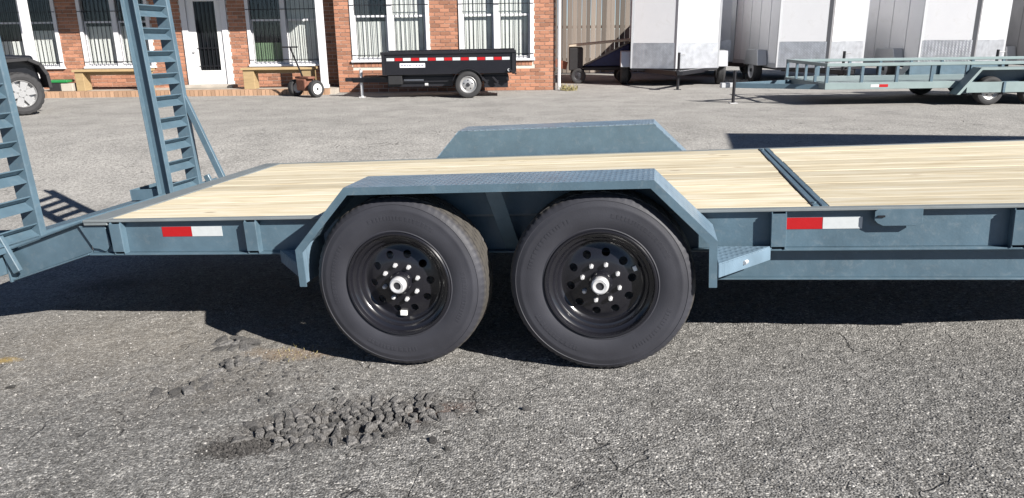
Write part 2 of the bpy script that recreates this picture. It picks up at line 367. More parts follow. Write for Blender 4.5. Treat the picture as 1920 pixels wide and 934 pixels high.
def vnoise(x, y, seed=0):
    rs = np.random.RandomState(seed); T = rs.rand(256, 256)
    xi = np.floor(x).astype(int); yi = np.floor(y).astype(int); fx = x - xi; fy = y - yi
    fx = fx * fx * (3 - 2 * fx); fy = fy * fy * (3 - 2 * fy)
    g = lambda a, b_: T[a % 256, b_ % 256]
    return (g(xi, yi) * (1 - fx) + g(xi + 1, yi) * fx) * (1 - fy) + (g(xi, yi + 1) * (1 - fx) + g(xi + 1, yi + 1) * fx) * fy - .5
def relief(x, y):
    h = .008 * vnoise(x * 1.7, y * 1.7, 1) + .006 * vnoise(x * 6, y * 6, 2) + .005 * vnoise(x * 19, y * 19, 3) + .003 * vnoise(x * 41, y * 41, 4)
    dx, dy = x - PATCH.x, y - PATCH.y; u = dx * math.cos(.25) + dy * math.sin(.25); v = -dx * math.sin(.25) + dy * math.cos(.25)
    pit = np.exp(-((u / .42) ** 2 + (v / .165) ** 2) ** 1.5)
    h = h - .03 * pit + .012 * pit * vnoise(x * 25, y * 25, 5)
    return h * (1 - sstep(7, 9, y))
def make_ground():
    def axis(parts):
        a = [np.arange(p0, p1, st) for p0, p1, st in parts]; return np.concatenate(a)
    xs = axis([(-400, -60, 34), (-60, -16, 2.2), (-16, -4.5, .4), (-4.5, -2.4, .06), (-2.4, 2.4, .016), (2.4, 4.6, .06), (4.6, 16, .4), (16, 60, 2.2), (60, 401, 34)])
    ys = axis([(-200, -8, 24), (-8, 1.2, .6), (1.2, 4.2, .016), (4.2, 8, .06), (8, 24, .4), (24, 60, 3), (60, 401, 34)])
    X, Y = np.meshgrid(xs, ys); Z = ground_z(X, Y) + relief(X, Y)
    nx, ny = len(xs), len(ys); v = np.stack([X, Y, Z], -1).reshape(-1, 3)
    i = np.arange(ny - 1)[:, None] * nx + np.arange(nx - 1)[None]; q = np.stack([i, i + 1, i + nx + 1, i + nx], -1).reshape(-1, 4)
    me = bpy.data.meshes.new('ground'); me.vertices.add(len(v)); me.vertices.foreach_set('co', v.ravel().astype('f4'))
    me.loops.add(q.size); me.loops.foreach_set('vertex_index', q.ravel().astype('i4'))
    me.polygons.add(len(q)); me.polygons.foreach_set('loop_start', (np.arange(len(q)) * 4).astype('i4'))
    me.update(calc_edges=True); me.validate(); me.materials.append(MATS['old_asphalt']); me.polygons.foreach_set('use_smooth', np.ones(len(q), bool))
    o = put('ground', me); tag(o, 'cracked grey asphalt yard with stone chips', None, kind='structure')
make_ground()
def gz(x, y): return float(ground_z(x, y) + relief(np.array(x), np.array(y)))

# ------------------------------------------------------------------ the long equipment trailer (its own frame: x forward, y away, z up from the ground)
tr = thing('flatbed_trailer', 'blue grey tandem axle equipment trailer with wooden deck and upright loading ramps', 'trailer')
mw = Matrix((TX, TY, TZ)).transposed().to_4x4(); mw.translation = TO; tr.matrix_world = mw
DZ = .68; YN, YF = .347, 2.343
def planks(x0, x1, n, y0=YN, y1=YF):
    w = (y1 - y0) / n
    for i in range(n):
        bx = B(); a, b_ = y0 + i * w + .0045, y0 + (i + 1) * w - .0045
        bx.box(x0 + random.uniform(0, .004), x1 - random.uniform(0, .004), a, b_, DZ - .04, DZ + random.uniform(-.0015, .002))
        bx.build('plank', 'deck_wood', tr, bevel=.003)
planks(-2.268, 1.458, 10); planks(1.532, 4.4, 10)
def side_rail(s):        # s = 1 near, -1 far: mirrored about the deck's middle line
    my = lambda y: y if s > 0 else 2.69 - y
    def bx(b, x0, x1, y0, y1, z0, z1): y0, y1 = sorted((my(y0), my(y1))); b.box(x0, x1, y0, y1, z0, z1)
    b = B(); bx(b, -2.42, 4.6, .335, .343, .487, .6675); bx(b, -2.42, 4.6, .300, .343, .477, .487)
    sr = b.build('side_rail', 'steel_paint', tr, bevel=.002)
    b = B(); bx(b, -2.42, 4.6, .298, .3455, .668, .681); b.build('rail_flange', 'steel_paint_pale', sr, bevel=.002)  # flange painted paler than the web
    b = B(); bx(b, 1.02, 2.55, .362, .370, .330, .476); bx(b, 1.02, 2.55, .338, .370, .322, .331)
    b.build('lower_beam', 'steel_paint', tr, bevel=.002)
    b = B(); b.prism([(2.55, .322), (2.55, .476), (3.4, .476), (3.4, .43)], my(.362), my(.371)); b.build('beam_gusset', 'steel_paint', tr)
    for x in (-2.215, -1.395, 1.305, 2.33, 3.3):
        b = B(); bx(b, x - .034, x + .034, .287, .293, .50, .660); bx(b, x - .034, x - .028, .293, .335, .487, .667); bx(b, x + .028, x + .034, .293, .335, .487, .667)
        b.build('stake_pocket', 'steel_paint', tr, bevel=.0015)
side_rail(1); side_rail(-1)
B().box(-2.42, -2.271, .302, 2.388, .650, .683).build('rear_deck_strip', 'steel_paint_pale', tr, bevel=.003)
b = B().box(1.461, 1.491, .346, 2.344, .60, .6865); b.build('hinge_bar', 'steel_paint', tr, bevel=.003)
b = B().box(1.4995, 1.529, .346, 2.344, .60, .6865); b.build('hinge_bar', 'steel_paint', tr, bevel=.003)
for y in (.40, 2.25): B().tube((1.476, y, .686), (1.476, y, .693), .011, 8).build('hinge_bolt', 'steel_paint', tr)
for x in np.arange(-2.0, 4.3, .41): B().box(x, x + .05, .372, 2.318, .555, .638).build('cross_member', 'steel_paint', tr)
for y in (.86, 1.83): B().box(-2.2, 4.5, y - .04, y + .04, .34, .553).build('frame_beam', 'steel_paint', tr)
for s in (1, -1):
    my = lambda y: y if s > 0 else 2.69 - y
    B().prism([(4.6, .34), (4.6, .55), (6.3, .55), (6.3, .42)], my(.75), my(.83)).build('tongue_beam', 'steel_paint', tr)
# reflective tape
for x0, x1, mt in ((-1.955, -1.775, 'red_tape'), (-1.773, -1.59, 'white_tape'), (1.345, 1.505, 'red_tape'), (1.507, 1.68, 'white_tape'), (3.5, 3.66, 'red_tape'), (3.662, 3.82, 'white_tape')):
    o = B().box(x0, x1, .3328, .3346, .575, .630).build('reflective_tape', mt, tr); o['label'] = ('red' if 'red' in mt else 'white') + ' reflective tape strip'
# deck latch plate
poly = [(1.735, .672), (1.722, .662), (1.722, .622), (1.735, .607), (1.76, .594), (1.90, .594), (1.925, .61), (1.925, .672)]
lp = B().prism(poly, .296, .302).build('latch_plate', 'steel_paint', tr, bevel=.001)
B().box(1.735, 1.765, .289, .2955, .636, .644).build('latch_slot', 'black_metal', lp)
# dovetail
for s in (1, -1):
    my = lambda y: y if s > 0 else 2.69 - y
    pr = lambda b, poly, a, c: b.prism(poly, my(a), my(c))
    b = B(); pr(b, [(-2.425, .668), (-2.96, .505), (-2.96, .335), (-2.425, .490)], .335, .343)
    pr(b, [(-2.425, .680), (-2.97, .515), (-2.97, .505), (-2.425, .669)], .298, .343); pr(b, [(-2.425, .489), (-2.97, .334), (-2.97, .324), (-2.425, .479)], .300, .343)
    pr(b, [(-2.98, .53), (-2.965, .53), (-2.965, .32), (-2.98, .32)], .290, .36)
    db = b.build('dovetail_beam', 'steel_paint', tr, bevel=.002)
    b = B(); pr(b, [(-2.47, .645), (-2.30, .645), (-2.285, .53), (-2.325, .495), (-2.36, .51), (-2.40, .515)], .318, .330); b.build('gusset_plate', 'steel_paint', db, bevel=.002)
    b = B(); b.bar((-2.985, my(.285), .60), (-2.90, my(.285), .385), .05, .03, (0, 1, 0)); b.build('hinge_lug', 'steel_paint', db, bevel=.004)
B().prism([(-2.43, .655), (-2.95, .498), (-2.95, .478), (-2.43, .635)], .345, 2.345).build('dovetail_deck', 'steel_paint_pale', tr)
B().box(-3.36, -2.985, .20, 2.49, .37, .485).build('rear_bumper', 'steel_paint', tr, bevel=.003)
B().tube((-3.01, .10, .53), (-3.01, 2.58, .53), .018, 12).build('ramp_hinge_rod', 'steel_paint', tr, smooth=True)
def ramp(y0, y1, brace):
    rp = node('ramp', tr, (-2.985, 0, .50), 0); rp.rotation_euler = (0, R(-1.2), 0)
    H = 1.74
    for y, s in ((y0, -1), (y1, 1)):      # channels with their open side outwards
        b = B(); b.box(-.055, .055, *sorted((y, y - s * .007)), .03, H); b.box(.047, .055, *sorted((y + s * .0003, y + s * .042)), .03, H); b.box(-.055, -.047, *sorted((y + s * .0003, y + s * .042)), .03, H)
        b.build('ramp_rail', 'steel_paint', rp, bevel=.0015)
    z = .085
    while z < H - .05:                     # angle irons, hollow side towards the deck
        b = B(); b.prism([(-.006, z), (.046, z + .028), (.046, z + .036), (-.016, z)], y0 + .008, y1 - .008); b.prism([(-.006, z - .0005), (.046, z - .043), (.046, z - .051), (-.016, z - .0005)], y0 + .008, y1 - .008)
        b.build('rung', 'steel_paint', rp)
        z += .166
    b = B(); b.box(-.05, .046, y0 + .009, y1 - .009, .0, .05); b.build('ramp_heel', 'steel_paint', rp, bevel=.002)
    b = B(); b.box(-.33, -.056, y0 + .01, y0 + .018, .0, .085); b.box(-.33, -.056, y1 - .018, y1 - .01, .0, .085); b.box(-.338, -.331, y0 + .01, y1 - .01, .0, .085); b.build('ramp_foot', 'steel_paint', rp, bevel=.002)
    if brace:
        B().bar((.03, y1 + .03, .76), (.34, y1 - .09, .06), .05, .03, (0, 1, 0)).build('ramp_brace', 'steel_paint', rp, bevel=.002)
ramp(.185, .54, False); ramp(1.865, 2.215, True)

# fenders
PROF0 = [(-.985, .40), (-.985, .588), (-.70, .888), (.735, .888), (1.005, .612), (1.005, .40)]
def offset(prof, d):     # inwards (towards the wheels)
    out = []
    for i, p in enumerate(prof):
        ns = []
        for a, c in ((i - 1, i), (i, i + 1)):
            if a >= 0 and c < len(prof):
                dx, dz = prof[c][0] - prof[a][0], prof[c][1] - prof[a][1]; L = math.hypot(dx, dz); ns.append((dz / L, -dx / L))
        nx = sum(q[0] for q in ns); nz = sum(q[1] for q in ns); L = math.hypot(nx, nz); nx /= L; nz /= L
        k = d / max(.3, (nx * ns[0][0] + nz * ns[0][1])); out.append((p[0] + nx * k, p[1] + nz * k))
    return out
def fender(s):
    my = lambda y: y if s > 0 else 2.69 - y
    PROF = PROF0 if s > 0 else [(x - (.065 if x < 0 else .01), z) for x, z in PROF0]
    b = B(); inn = offset(PROF, .006); ring = PROF + inn[::-1]
    n = len(PROF)
    for i in range(n - 1):
        quad = [PROF[i], PROF[i + 1], inn[i + 1], inn[i]]; b.prism(quad, my(-.02), my(.297))
    fd = b.build('fender', 'diamond_plate', tr)
    lip0, lip1 = offset(PROF, .0008), offset(PROF, .036); b = B()
    lip1[0] = (lip1[0][0], .40); lip1[-1] = (lip1[-1][0], .40)
    for i in range(n - 1): b.prism([lip0[i], lip0[i + 1], lip1[i + 1], lip1[i]], my(-.0265), my(-.0205))
    b.build('fender_lip', 'steel_paint', fd)
    sk = [(-.985, .50), (-.985, .588), (-.70, .880), (.735, .880), (1.005, .612), (1.005, .50)]
    sk = offset(sk, .007)
    b = B(); b.prism([(x, max(z, .681)) for x, z in [(PROF[2][0] - .19, .681), (PROF[2][0], .880), (PROF[3][0], .880), (PROF[3][0] + .195, .681)]], my(.29), my(.2965)); b.build('fender_skirt', 'steel_paint', fd)
    b = B(); b.bar((.01, my(.0), .862), (.03, my(.325), .49), .008, .075, (1, 0, 0)); b.build('fender_strap', 'steel_paint', fd)
    for x0, x1 in ((1.012, 1.27), (-.992, -1.24)):
        dx = 1 if x1 > x0 else -1
        b = B(); b.bar((x0, my(.005), .466), (x1, my(.295), .466), .006, .06)
        b.build('step_lip', 'diamond_plate', fd, bevel=.0015)
        B().prism([(x0, my(.003)), (x1, my(.293)), (x0, my(.297))], .497, .503, 'z').build('step_plate', 'diamond_plate', fd)
    B().tube((1.15, my(.16), .468), (1.135, my(.13), .468), .010, 8).build('bolt', 'silver', fd)
fender(1); fender(-1)

# wheels
def tyre_mesh():
    prof = [(.220, .050), (.227, .022), (.242, .010), (.247, .007), (.251, .009), (.268, .003), (.292, 0), (.318, .001), (.340, .004), (.344, .0035), (.350, .006), (.366, .011), (.368, .0095), (.374, .013), (.386, .021), (.3925, .031), (.3965, .045)]
    tread = []
    for a, c in ((.052, .082), (.089, .114), (.121, .146), (.153, .183)):
        tread += [(.3885, a - .0008), (.3985, a + .0004), (.3993, (a + c) / 2), (.3985, c - .0004), (.3885, c + .0008)]
    prof = prof + tread + [(r, .235 - y) for r, y in prof[::-1]]
    shoulder = set(j for j, (r, y) in enumerate(prof) if r > .385 and (y < .05 or y > .185))
    ridge = set(j for j, (r, y) in enumerate(prof) if r > .395 and .05 <= y <= .185)
    def mod(i, j):
        if j in shoulder: return -.0035 if i % 3 == 0 else 0
        if j in ridge: return -.005 if (i + j) % 6 == 0 else 0
        return 0
    return B().lathe(prof, 216, False, mod).mesh('tyre', 'tyre')
def wheel():
    prof = [(.241, .014), (.2425, .006), (.238, .001), (.231, .002), (.226, .009), (.223, .022), (.215, .028), (.208, .030), (.204, .040), (.198, .046), (.190, .048), (.187, .058), (.182, .067), (.174, .072), (.164, .071), (.150, .066), (.128, .059), (.105, .053), (.066, .050), (.0, .050),
            (.0, .060), (.066, .060), (.105, .063), (.128, .069), (.150, .076), (.166, .082), (.186, .080), (.2, .065), (.225, .05), (.228, .2), (.239, .2), (.241, .014)]
    b = B().lathe(prof, 80)
    o = b.build('wheel', 'black_gloss', None)
    bm = bmesh.new(); bm.from_mesh(o.data); bmesh.ops.remove_doubles(bm, verts=bm.verts, dist=1e-5); bmesh.ops.recalc_face_normals(bm, faces=bm.faces); bm.to_mesh(o.data); bm.free()
    cb = B()
    for k in range(10):
        a = 2 * math.pi * (k + .3) / 10; cb.tube((.134 * math.cos(a), .01, .134 * math.sin(a)), (.134 * math.cos(a), .14, .134 * math.sin(a)), .0185, 16)
    c = cb.build('cutter', 'black_gloss', None)
    md = o.modifiers.new('holes', 'BOOLEAN'); md.object = c; md.operation = 'DIFFERENCE'; md.solver = 'EXACT'
    bake(o); bpy.data.objects.remove(c)
    for p in o.data.polygons: p.use_smooth = True
    try: o.data.set_sharp_from_angle(angle=R(30))
    except Exception: pass
    t = put('tyre', tyre_mesh(), o, smooth=True)
    # embossed sidewall marks
    b = B()
    for a0, a1 in ((62, 118), (152, 205), (335, 380), (245, 290)):
        a = a0
        while a < a1:
            w = random.uniform(1.2, 3.0); r0, r1 = .300, .318
            pts = []
            for aa, rr in ((a, r0), (a + w, r0), (a + w, r1), (a, r1)): pts.append((rr * math.cos(R(aa)), rr * math.sin(R(aa))))
            b.prism(pts, -.0005, .003); a += w + random.uniform(.9, 1.8)
    b.build('sidewall_lettering', 'tyre', o)['kind'] = 'stuff'
    B().lathe([(0, .014), (.045, .014), (.050, .020), (.052, .0495), (0, .0495)], 32).build('hub', 'black_gloss', o, smooth=True)
    B().lathe([(.018, -.014), (.030, -.016), (.036, -.011), (.038, .0), (.038, .0135), (.018, .0135)], 32, True).build('hub_cap', 'silver', o, smooth=True)
    B().lathe([(0, -.008), (.0175, -.008), (.0175, .013), (0, .013)], 24).build('hub_plug', 'dark_cap', o, smooth=True)
    for k in range(8):
        a = 2 * math.pi * (k + .5) / 8; x, z = .0825 * math.cos(a), .0825 * math.sin(a)
        n = B().lathe([(0, .029), (.006, .029), (.009, .033), (.010, .037), (.011, .0508), (0, .0508)], 6).build('lug_nut', 'silver', o, loc=(x, 0, z))
    return o
w0 = wheel()
def rot(me_obj, a): me_obj.rotation_euler = (0, a, 0)
wheels = []
for i, (x, y, far) in enumerate(((-.487, 0, 0), (.487, 0, 0), (-.487, 2.69, 1), (.487, 2.69, 1))):
    o = w0 if i == 0 else copy_tree(w0)
    o.parent = tr; o.scale = (1.077,) * 3; o.location = (x, y, .400); o.rotation_euler = (0, R(8 + 31 * i), 0) if not far else (0, R(17 * i), math.pi)
    wheels.append(o)
B().box(-.015, .015, .052, .064, -.162, -.140).build('wheel_sticker', 'sticker', wheels[0]).rotation_euler = (0, R(-8 + 2), 0)
B().box(-.010, .010, .055, .066, -.165, -.149).build('wheel_sticker', 'sticker', wheels[1]).rotation_euler = (0, R(-39 - 112), 0)
for x in (-.487, .487): B().tube((x, .2, .40), (x, 2.49, .40), .045, 16).build('axle', 'black_metal', tr, smooth=True)
for y in (.42, 2.27):
    b = B()
    for xc in (-.487, .487): b.bar((xc - .33, y, .50), (xc, y, .455), .06, .03); b.bar((xc, y, .455), (xc + .33, y, .50), .06, .03)
    b.build('leaf_spring', 'black_metal', tr)

# ------------------------------------------------------------------ brick building
bl = thing('brick_building', 'red brick shop with white barred windows, white door and a covered porch', 'building', (0, 0, 0))
YR, YL = 18.5, 19.2         # front of the right wing, recessed porch wall
CH, PI_, MO = .0865, .235, .0125
def brick_rows(x0, x1, z0, z1, openings):
    out = []; k = 0; z = z0
    while z < z1:
        iv = [(x0, x1)]
        for (a, b_, c, d) in openings:
            if z + CH > c + .02 and z < d - .02:
                nv = []
                for (p, q) in iv:
                    if b_ <= p or a >= q: nv.append((p, q)); continue
                    if a > p: nv.append((p, a))
                    if b_ < q: nv.append((b_, q))
                iv = nv
        for p, q in iv:
            x = x0 + (PI_ / 2 if k % 2 else 0) - PI_
            while x < q:
                a, b_ = max(x, p), min(x + PI_, q)
                if b_ - a > .05: out.append((a + MO / 2, b_ - MO / 2, z + MO / 2, z + CH - MO / 2))
                x += PI_
        k += 1; z += CH
    return out
bm_ = B().box(-.5, .5, -.5, .5, -.5, .5); brick_me = bm_.mesh('brick', 'brick')
WR = [(-3.73, -1.88, .70, 2.75), (-1.19, .57, .70, 2.75)]
SOL = [(-3.73, -1.88, .58, .70), (-1.19, .57, .58, .70)]
rows = brick_rows(-4.1, 1.09, 0, 3.3, WR + SOL)
for a, b_, c, d in SOL:      # soldier course under each sill
    x = a
    while x < b_ - .05: rows.append((x + .006, min(x + .0865, b_) - .004, c + .005, d - .005)); x += .0865
def hid(r): cx, cz = (r[0] + r[1]) / 2, (r[2] + r[3]) / 2; return cz > 2.2 or (-2.75 < cx < .05 and cz < .62)
vis = [r for r in rows if not hid(r)]; rest = [r for r in rows if hid(r)]
if len(vis) > 300: rest += vis[300:]; vis = vis[:300]
wall = None
def wall_segments(b, x0, x1, z1, y, openings, th=.22):
    xs = sorted(openings); p = x0
    for (a, c, z0, zt) in xs:
        b.box(p, a, y, y + th, -.3, z1); b.box(a, c, y, y + th, -.3, z0); b.box(a, c, y, y + th, zt, z1); p = c
    b.box(p, x1, y, y + th, -.3, z1)
b = B(); wall_segments(b, -4.1, 1.09, 3.3, YR + .012, WR); wall = b.build('wall', 'mortar', bl); wall['label'] = 'front wall of the right wing, tan mortar'
for r in vis:
    o = put('brick', brick_me, wall, loc=((r[0] + r[1]) / 2, YR + .03 + random.uniform(-.002, .002), (r[2] + r[3]) / 2)); o.scale = (r[1] - r[0], .06, r[3] - r[2])
b = B()
for r in rest: b.box(r[0], r[1], YR, YR + .05, r[2], r[3])
b.build('bricks', 'brick', wall)['kind'] = 'stuff'
WL = [(-14.0, -11.0, .60, 2.75), (-10.47, -8.75, .60, 2.75), (-7.97, -6.86, .14, 2.45), (-6.40, -4.60, .60, 2.75)]
b = B(); wall_segments(b, -22, -4.1, 3.3, YL + .012, WL); wl2 = b.build('wall', 'mortar', bl); wl2['label'] = 'recessed wall behind the porch, tan mortar'
b = B()
for r in brick_rows(-16, -4.1, 0, 3.3, WL): b.box(r[0], r[1], YL + random.uniform(-.002, .002), YL + .05, r[2], r[3])
b.build('bricks', 'brick', wl2)['kind'] = 'stuff'
B().box(.88, 1.088, YR + .235, 28, -.3, 3.3).build('side_wall', 'brick', bl); B().box(-4.1, -3.9, YR + .235, YL + .2, -.3, 3.3).build('side_wall', 'brick', bl)
B().box(-22.5, 1.25, 18.35, 28.4, 3.31, 3.5).build('roof', 'roof_dark', bl)
# porch roof and posts
B().box(-22.5, -3.95, 17.92, 19.19, 2.60, 2.78).build('porch_roof', 'soffit', bl)
def window(x0, x1, z0, z1, y, styles, parent, bars=7):
    mid = (x0 + x1) / 2; zr = z0 + .5 * (z1 - z0) + (.02)
    b = B(); t = .085
    b.box(x0 - .0, x0 + t, y - .03, y + .12, z0, z1); b.box(x1 - t, x1, y - .03, y + .12, z0, z1); b.box(x0 + t, x1 - t, y - .03, y + .12, z1 - t, z1)
    b.box(x0 - .03, x1 + .03, y - .06, y + .12, z0 - .05, z0 + .001); b.box(mid - .06, mid + .06, y - .012, y + .12, z0 + .002, z1 - t - .001)
    w = b.build('window', 'white_trim', parent, bevel=.004)
    for k, (a, c) in enumerate(((x0 + t, mid - .06), (mid + .06, x1 - t))):
        kind, h = styles[k]
        B().box(a + .001, c - .001, y + .05, y + .09, zr - .022, zr + .022).build('sash_rail', 'white_trim', w)
        b = B(); b.box(a + .001, a + .04, y + .051, y + .089, z0 + .003, zr - .023); b.box(c - .04, c - .001, y + .051, y + .089, z0 + .003, zr - .023); b.box(a + .041, c - .041, y + .051, y + .089, z0 + .003, z0 + .06)
        b.build('sash_frame', 'white_trim', w)
        for za, zb in ((z0 + .06, zr - .022), (zr + .022, z1 - t)):
            B().box(a + .002, c - .002, y + .074, y + .078, za + .001, zb - .001).build('pane', 'window_glass', w)
        if h > 0:
            zt = z0 + (z1 - z0) * h; n = 9; sw = (c - a) / n
            b = B()
            for i in range(n): b.prism([(a + i * sw + .002, y + .15), (a + (i + 1) * sw - .004, y + .162), (a + (i + 1) * sw - .004, y + .165), (a + i * sw + .002, y + .153)], z0 + .005, zt, 'z')
            b.build('blind', kind, w)
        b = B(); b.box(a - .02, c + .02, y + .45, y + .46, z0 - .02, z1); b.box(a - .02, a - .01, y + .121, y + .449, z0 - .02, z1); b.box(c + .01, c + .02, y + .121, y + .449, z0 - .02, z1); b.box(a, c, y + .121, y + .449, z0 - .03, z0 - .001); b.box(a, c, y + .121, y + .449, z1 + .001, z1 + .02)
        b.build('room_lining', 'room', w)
        for i in range(bars):
            xx = a + (i + .5) * (c - a) / bars
            B().box(xx - .0045, xx + .0045, y - .055, y - .041, z0 + .03, z1 - .02).build('security_bar', 'black_metal', w)
        for zz in (z0 + .11, zr + .25): B().box(a - .08, c + .08, y - .04, y - .031, zz - .008, zz + .008).build('security_bar', 'black_metal', w)
    return w
window(-3.73, -1.88, .75, 2.70, YR, [('blind', .45), ('blind', .95)], bl, 7)
window(-1.19, .57, .75, 2.70, YR, [('blind', .95), ('blind', .95)], bl, 7)
window(-6.40, -4.60, .65, 2.70, YL, [('green_panel', .25), ('blind', .75)], bl, 7)
window(-10.47, -8.75, .65, 2.70, YL, [('blind', .46), ('blind', .46)], bl, 7)
window(-12.7, -11.0, .65, 2.70, YL, [('blind', .3), ('blind', .42)], bl, 7)
# door
b = B(); b.box(-7.97, -7.83, YL - .04, YL + .14, .14, 2.45); b.box(-7.0, -6.86, YL - .04, YL + .14, .14, 2.45); b.box(-7.83, -7.0, YL - .04, YL + .14, 2.33, 2.45); b.box(-7.99, -6.84, YL - .10, YL + .2, .10, .141)
dr = b.build('door', 'white_trim', bl, bevel=.004)
b = B(); b.box(-7.828, -7.65, YL + .0, YL + .05, .145, 2.32); b.box(-7.14, -7.002, YL + .0, YL + .05, .145, 2.32); b.box(-7.649, -7.141, YL, YL + .05, .145, .52); b.box(-7.649, -7.141, YL, YL + .05, 2.15, 2.32); b.build('door_leaf', 'white_paint', dr, bevel=.004)
B().box(-7.648, -7.142, YL + .03, YL + .036, .521, 2.149).build('pane', 'dark_glass', dr)
for i in range(5): B().box(-7.61 + i * .1 , -7.597 + i * .1, YL - .014, YL - .003, .54, 2.13).build('security_bar', 'black_metal', dr)
for zz in (.62, 1.05): B().box(-7.66, -7.13, YL - .025, YL - .0145, zz, zz + .014).build('security_bar', 'black_metal', dr)
B().tube((-7.74, YL - .05, .98), (-7.74, YL - .0, .98), .03, 10).build('door_handle', 'silver', dr)
for px_, nm in ((-4.34, 'R'), (-11.08, 'L')):
    b = B(); b.box(px_ - .075, px_ + .075, 18.02, 18.17, .141, 2.60); b.box(px_ - .09, px_ + .09, 18.005, 18.185, .141, .22)
    b.build('porch_post', 'white_trim', bl, bevel=.006)
# porch pavement with brick edging
pv = B().box(-22, -4.11, 18.06, 19.25, -.2, .118).build('pavement', 'concrete'); tag(pv, 'low concrete porch floor edged with tan bricks', None, kind='structure')
x = -12.6; pb = B().box(-.5, .5, -.5, .5, -.5, .5).mesh('paver', 'paver'); i = 0
while x < -4.2:
    o = put('paver', pb, pv, loc=(x, 18.02 + random.uniform(-.004, .004), .062)); o.scale = (.088, .24, .145); x += .098; i += 1
B().box(-22, -12.66, 17.9, 18.055, -.2, .13).build('pavement_edge', 'paver', pv)
B().box(-7.95, -6.75, 18.75, 19.15, .119, .19).build('door_step', 'concrete', pv, bevel=.01)

def bench(x0, x1, y, label, thick):
    t = thing('wooden_bench', label, 'bench', ((x0 + x1) / 2, y, .119), 0, 'benches on the porch'); L = (x1 - x0) / 2
    for k in range(2): B().box(-L, L, -.2 + k * .205, k * .205, .44, .49).build('seat_plank', 'bench_wood', t, bevel=.006)
    for s in (-1, 1):
        xx = s * (L - thick / 2 - .04); B().box(xx - thick / 2, xx + thick / 2, -.16, .16, 0, .438).build('leg', 'bench_wood', t, bevel=.006)
    B().box(-L + .1, L - .1, -.02, .02, .36, .437).build('stretcher', 'bench_wood', t)
bench(-10.35, -8.55, 18.5, 'wooden bench on the porch left of the white door', .2)
bench(-6.35, -4.62, 18.45, 'wooden bench with thick pale legs right of the white door', .26)
# small things at the far end of the porch
t = thing('plant_crate', 'low grey crate with a bright green lid beside the white porch post', 'crate', (-10.62, 18.45, .119))
B().box(-.32, -.05, -.15, .15, 0, .2).build('crate_box', 'black_plastic', t, bevel=.01); B().box(-.04, .24, -.15, .15, 0, .18).build('crate_box', 'concrete', t, bevel=.01); B().box(-.36, .14, -.17, .17, .202, .26).build('lid', 'green_plastic', t, bevel=.01)

# ------------------------------------------------------------------ wooden fence
fe = thing('wooden_fence', 'tall weathered grey board fence beside the brick corner', 'fence', (1.25, 25.0, 0))
x = 0; fb = B().box(-.5, .5, -.5, .5, 0, 1).mesh('board', 'fence_wood')
while x < 4.6:
    w = random.uniform(.12, .155); o = put('board', fb, fe, loc=(x + w / 2, random.uniform(-.014, .014), .03)); o.scale = (w, .022, random.uniform(2.6, 2.66)); o.rotation_euler = (0, random.uniform(-.004, .004), 0); x += w + random.uniform(.006, .022)
for z in (.4, 1.4, 2.3): B().box(0, 4.6, .02, .06, z, z + .09).build('fence_rail', 'fence_wood', fe)
for x in (.0, 2.3, 4.5): B().box(x, x + .1, .065, .165, 0, 2.7).build('fence_post', 'fence_wood', fe)

# ------------------------------------------------------------------ simple road wheel used by the parked trailers
def small_wheel(parent, loc, rz, r, w, rimmat, name='wheel', holes=True, disc=None):
    """axis along local y, outer face at -y"""
    n = node(name, parent, loc, rz); k = r / .3
    prof = [(.6 * r, -w * .42), (.66 * r, -w * .5), (.8 * r, -w * .53), (.93 * r, -w * .48), (.985 * r, -w * .36), (r, -w * .2), (.985 * r, -w * .06), (r, -w * .04), (r, w * .04), (.985 * r, w * .06), (r, w * .2), (.985 * r, w * .36), (.93 * r, w * .48), (.66 * r, w * .5), (.6 * r, w * .4)]
    B().lathe(prof, 48).build('tyre', 'tyre_far', n, smooth=True)
    rp = [(.63 * r, -w * .45), (.6 * r, -w * .47), (.56 * r, -w * .36), (.46 * r, -w * .30), (.40 * r, -w * .34), (.26 * r, -w * .40), (.0, -w * .40), (0, w * .1), (.5 * r, w * .1), (.62 * r, w * .42)]
    B().lathe(rp, 40).build('rim', rimmat, n, smooth=True)
    B().lathe([(0, -w * .55), (.12 * r, -w * .55), (.15 * r, -w * .405), (0, -w * .405)], 16).build('hub_cap', 'dark_cap', n, smooth=True)
    if holes:
        for i in range(5):
            a = 2 * math.pi * i / 5 + .3; B().tube((.33 * r * math.cos(a), -w * .42, .33 * r * math.sin(a)), (.33 * r * math.cos(a), -w * .355, .33 * r * math.sin(a)), .05 * r, 8).build('lug_nut', 'dark_cap', n)
    return n

# ------------------------------------------------------------------ black dump trailer
dt = thing('dump_trailer', 'small black single axle dump trailer with red and white tape against the brick wall', 'trailer', (-1.33, 17.22, 0), R(.8))
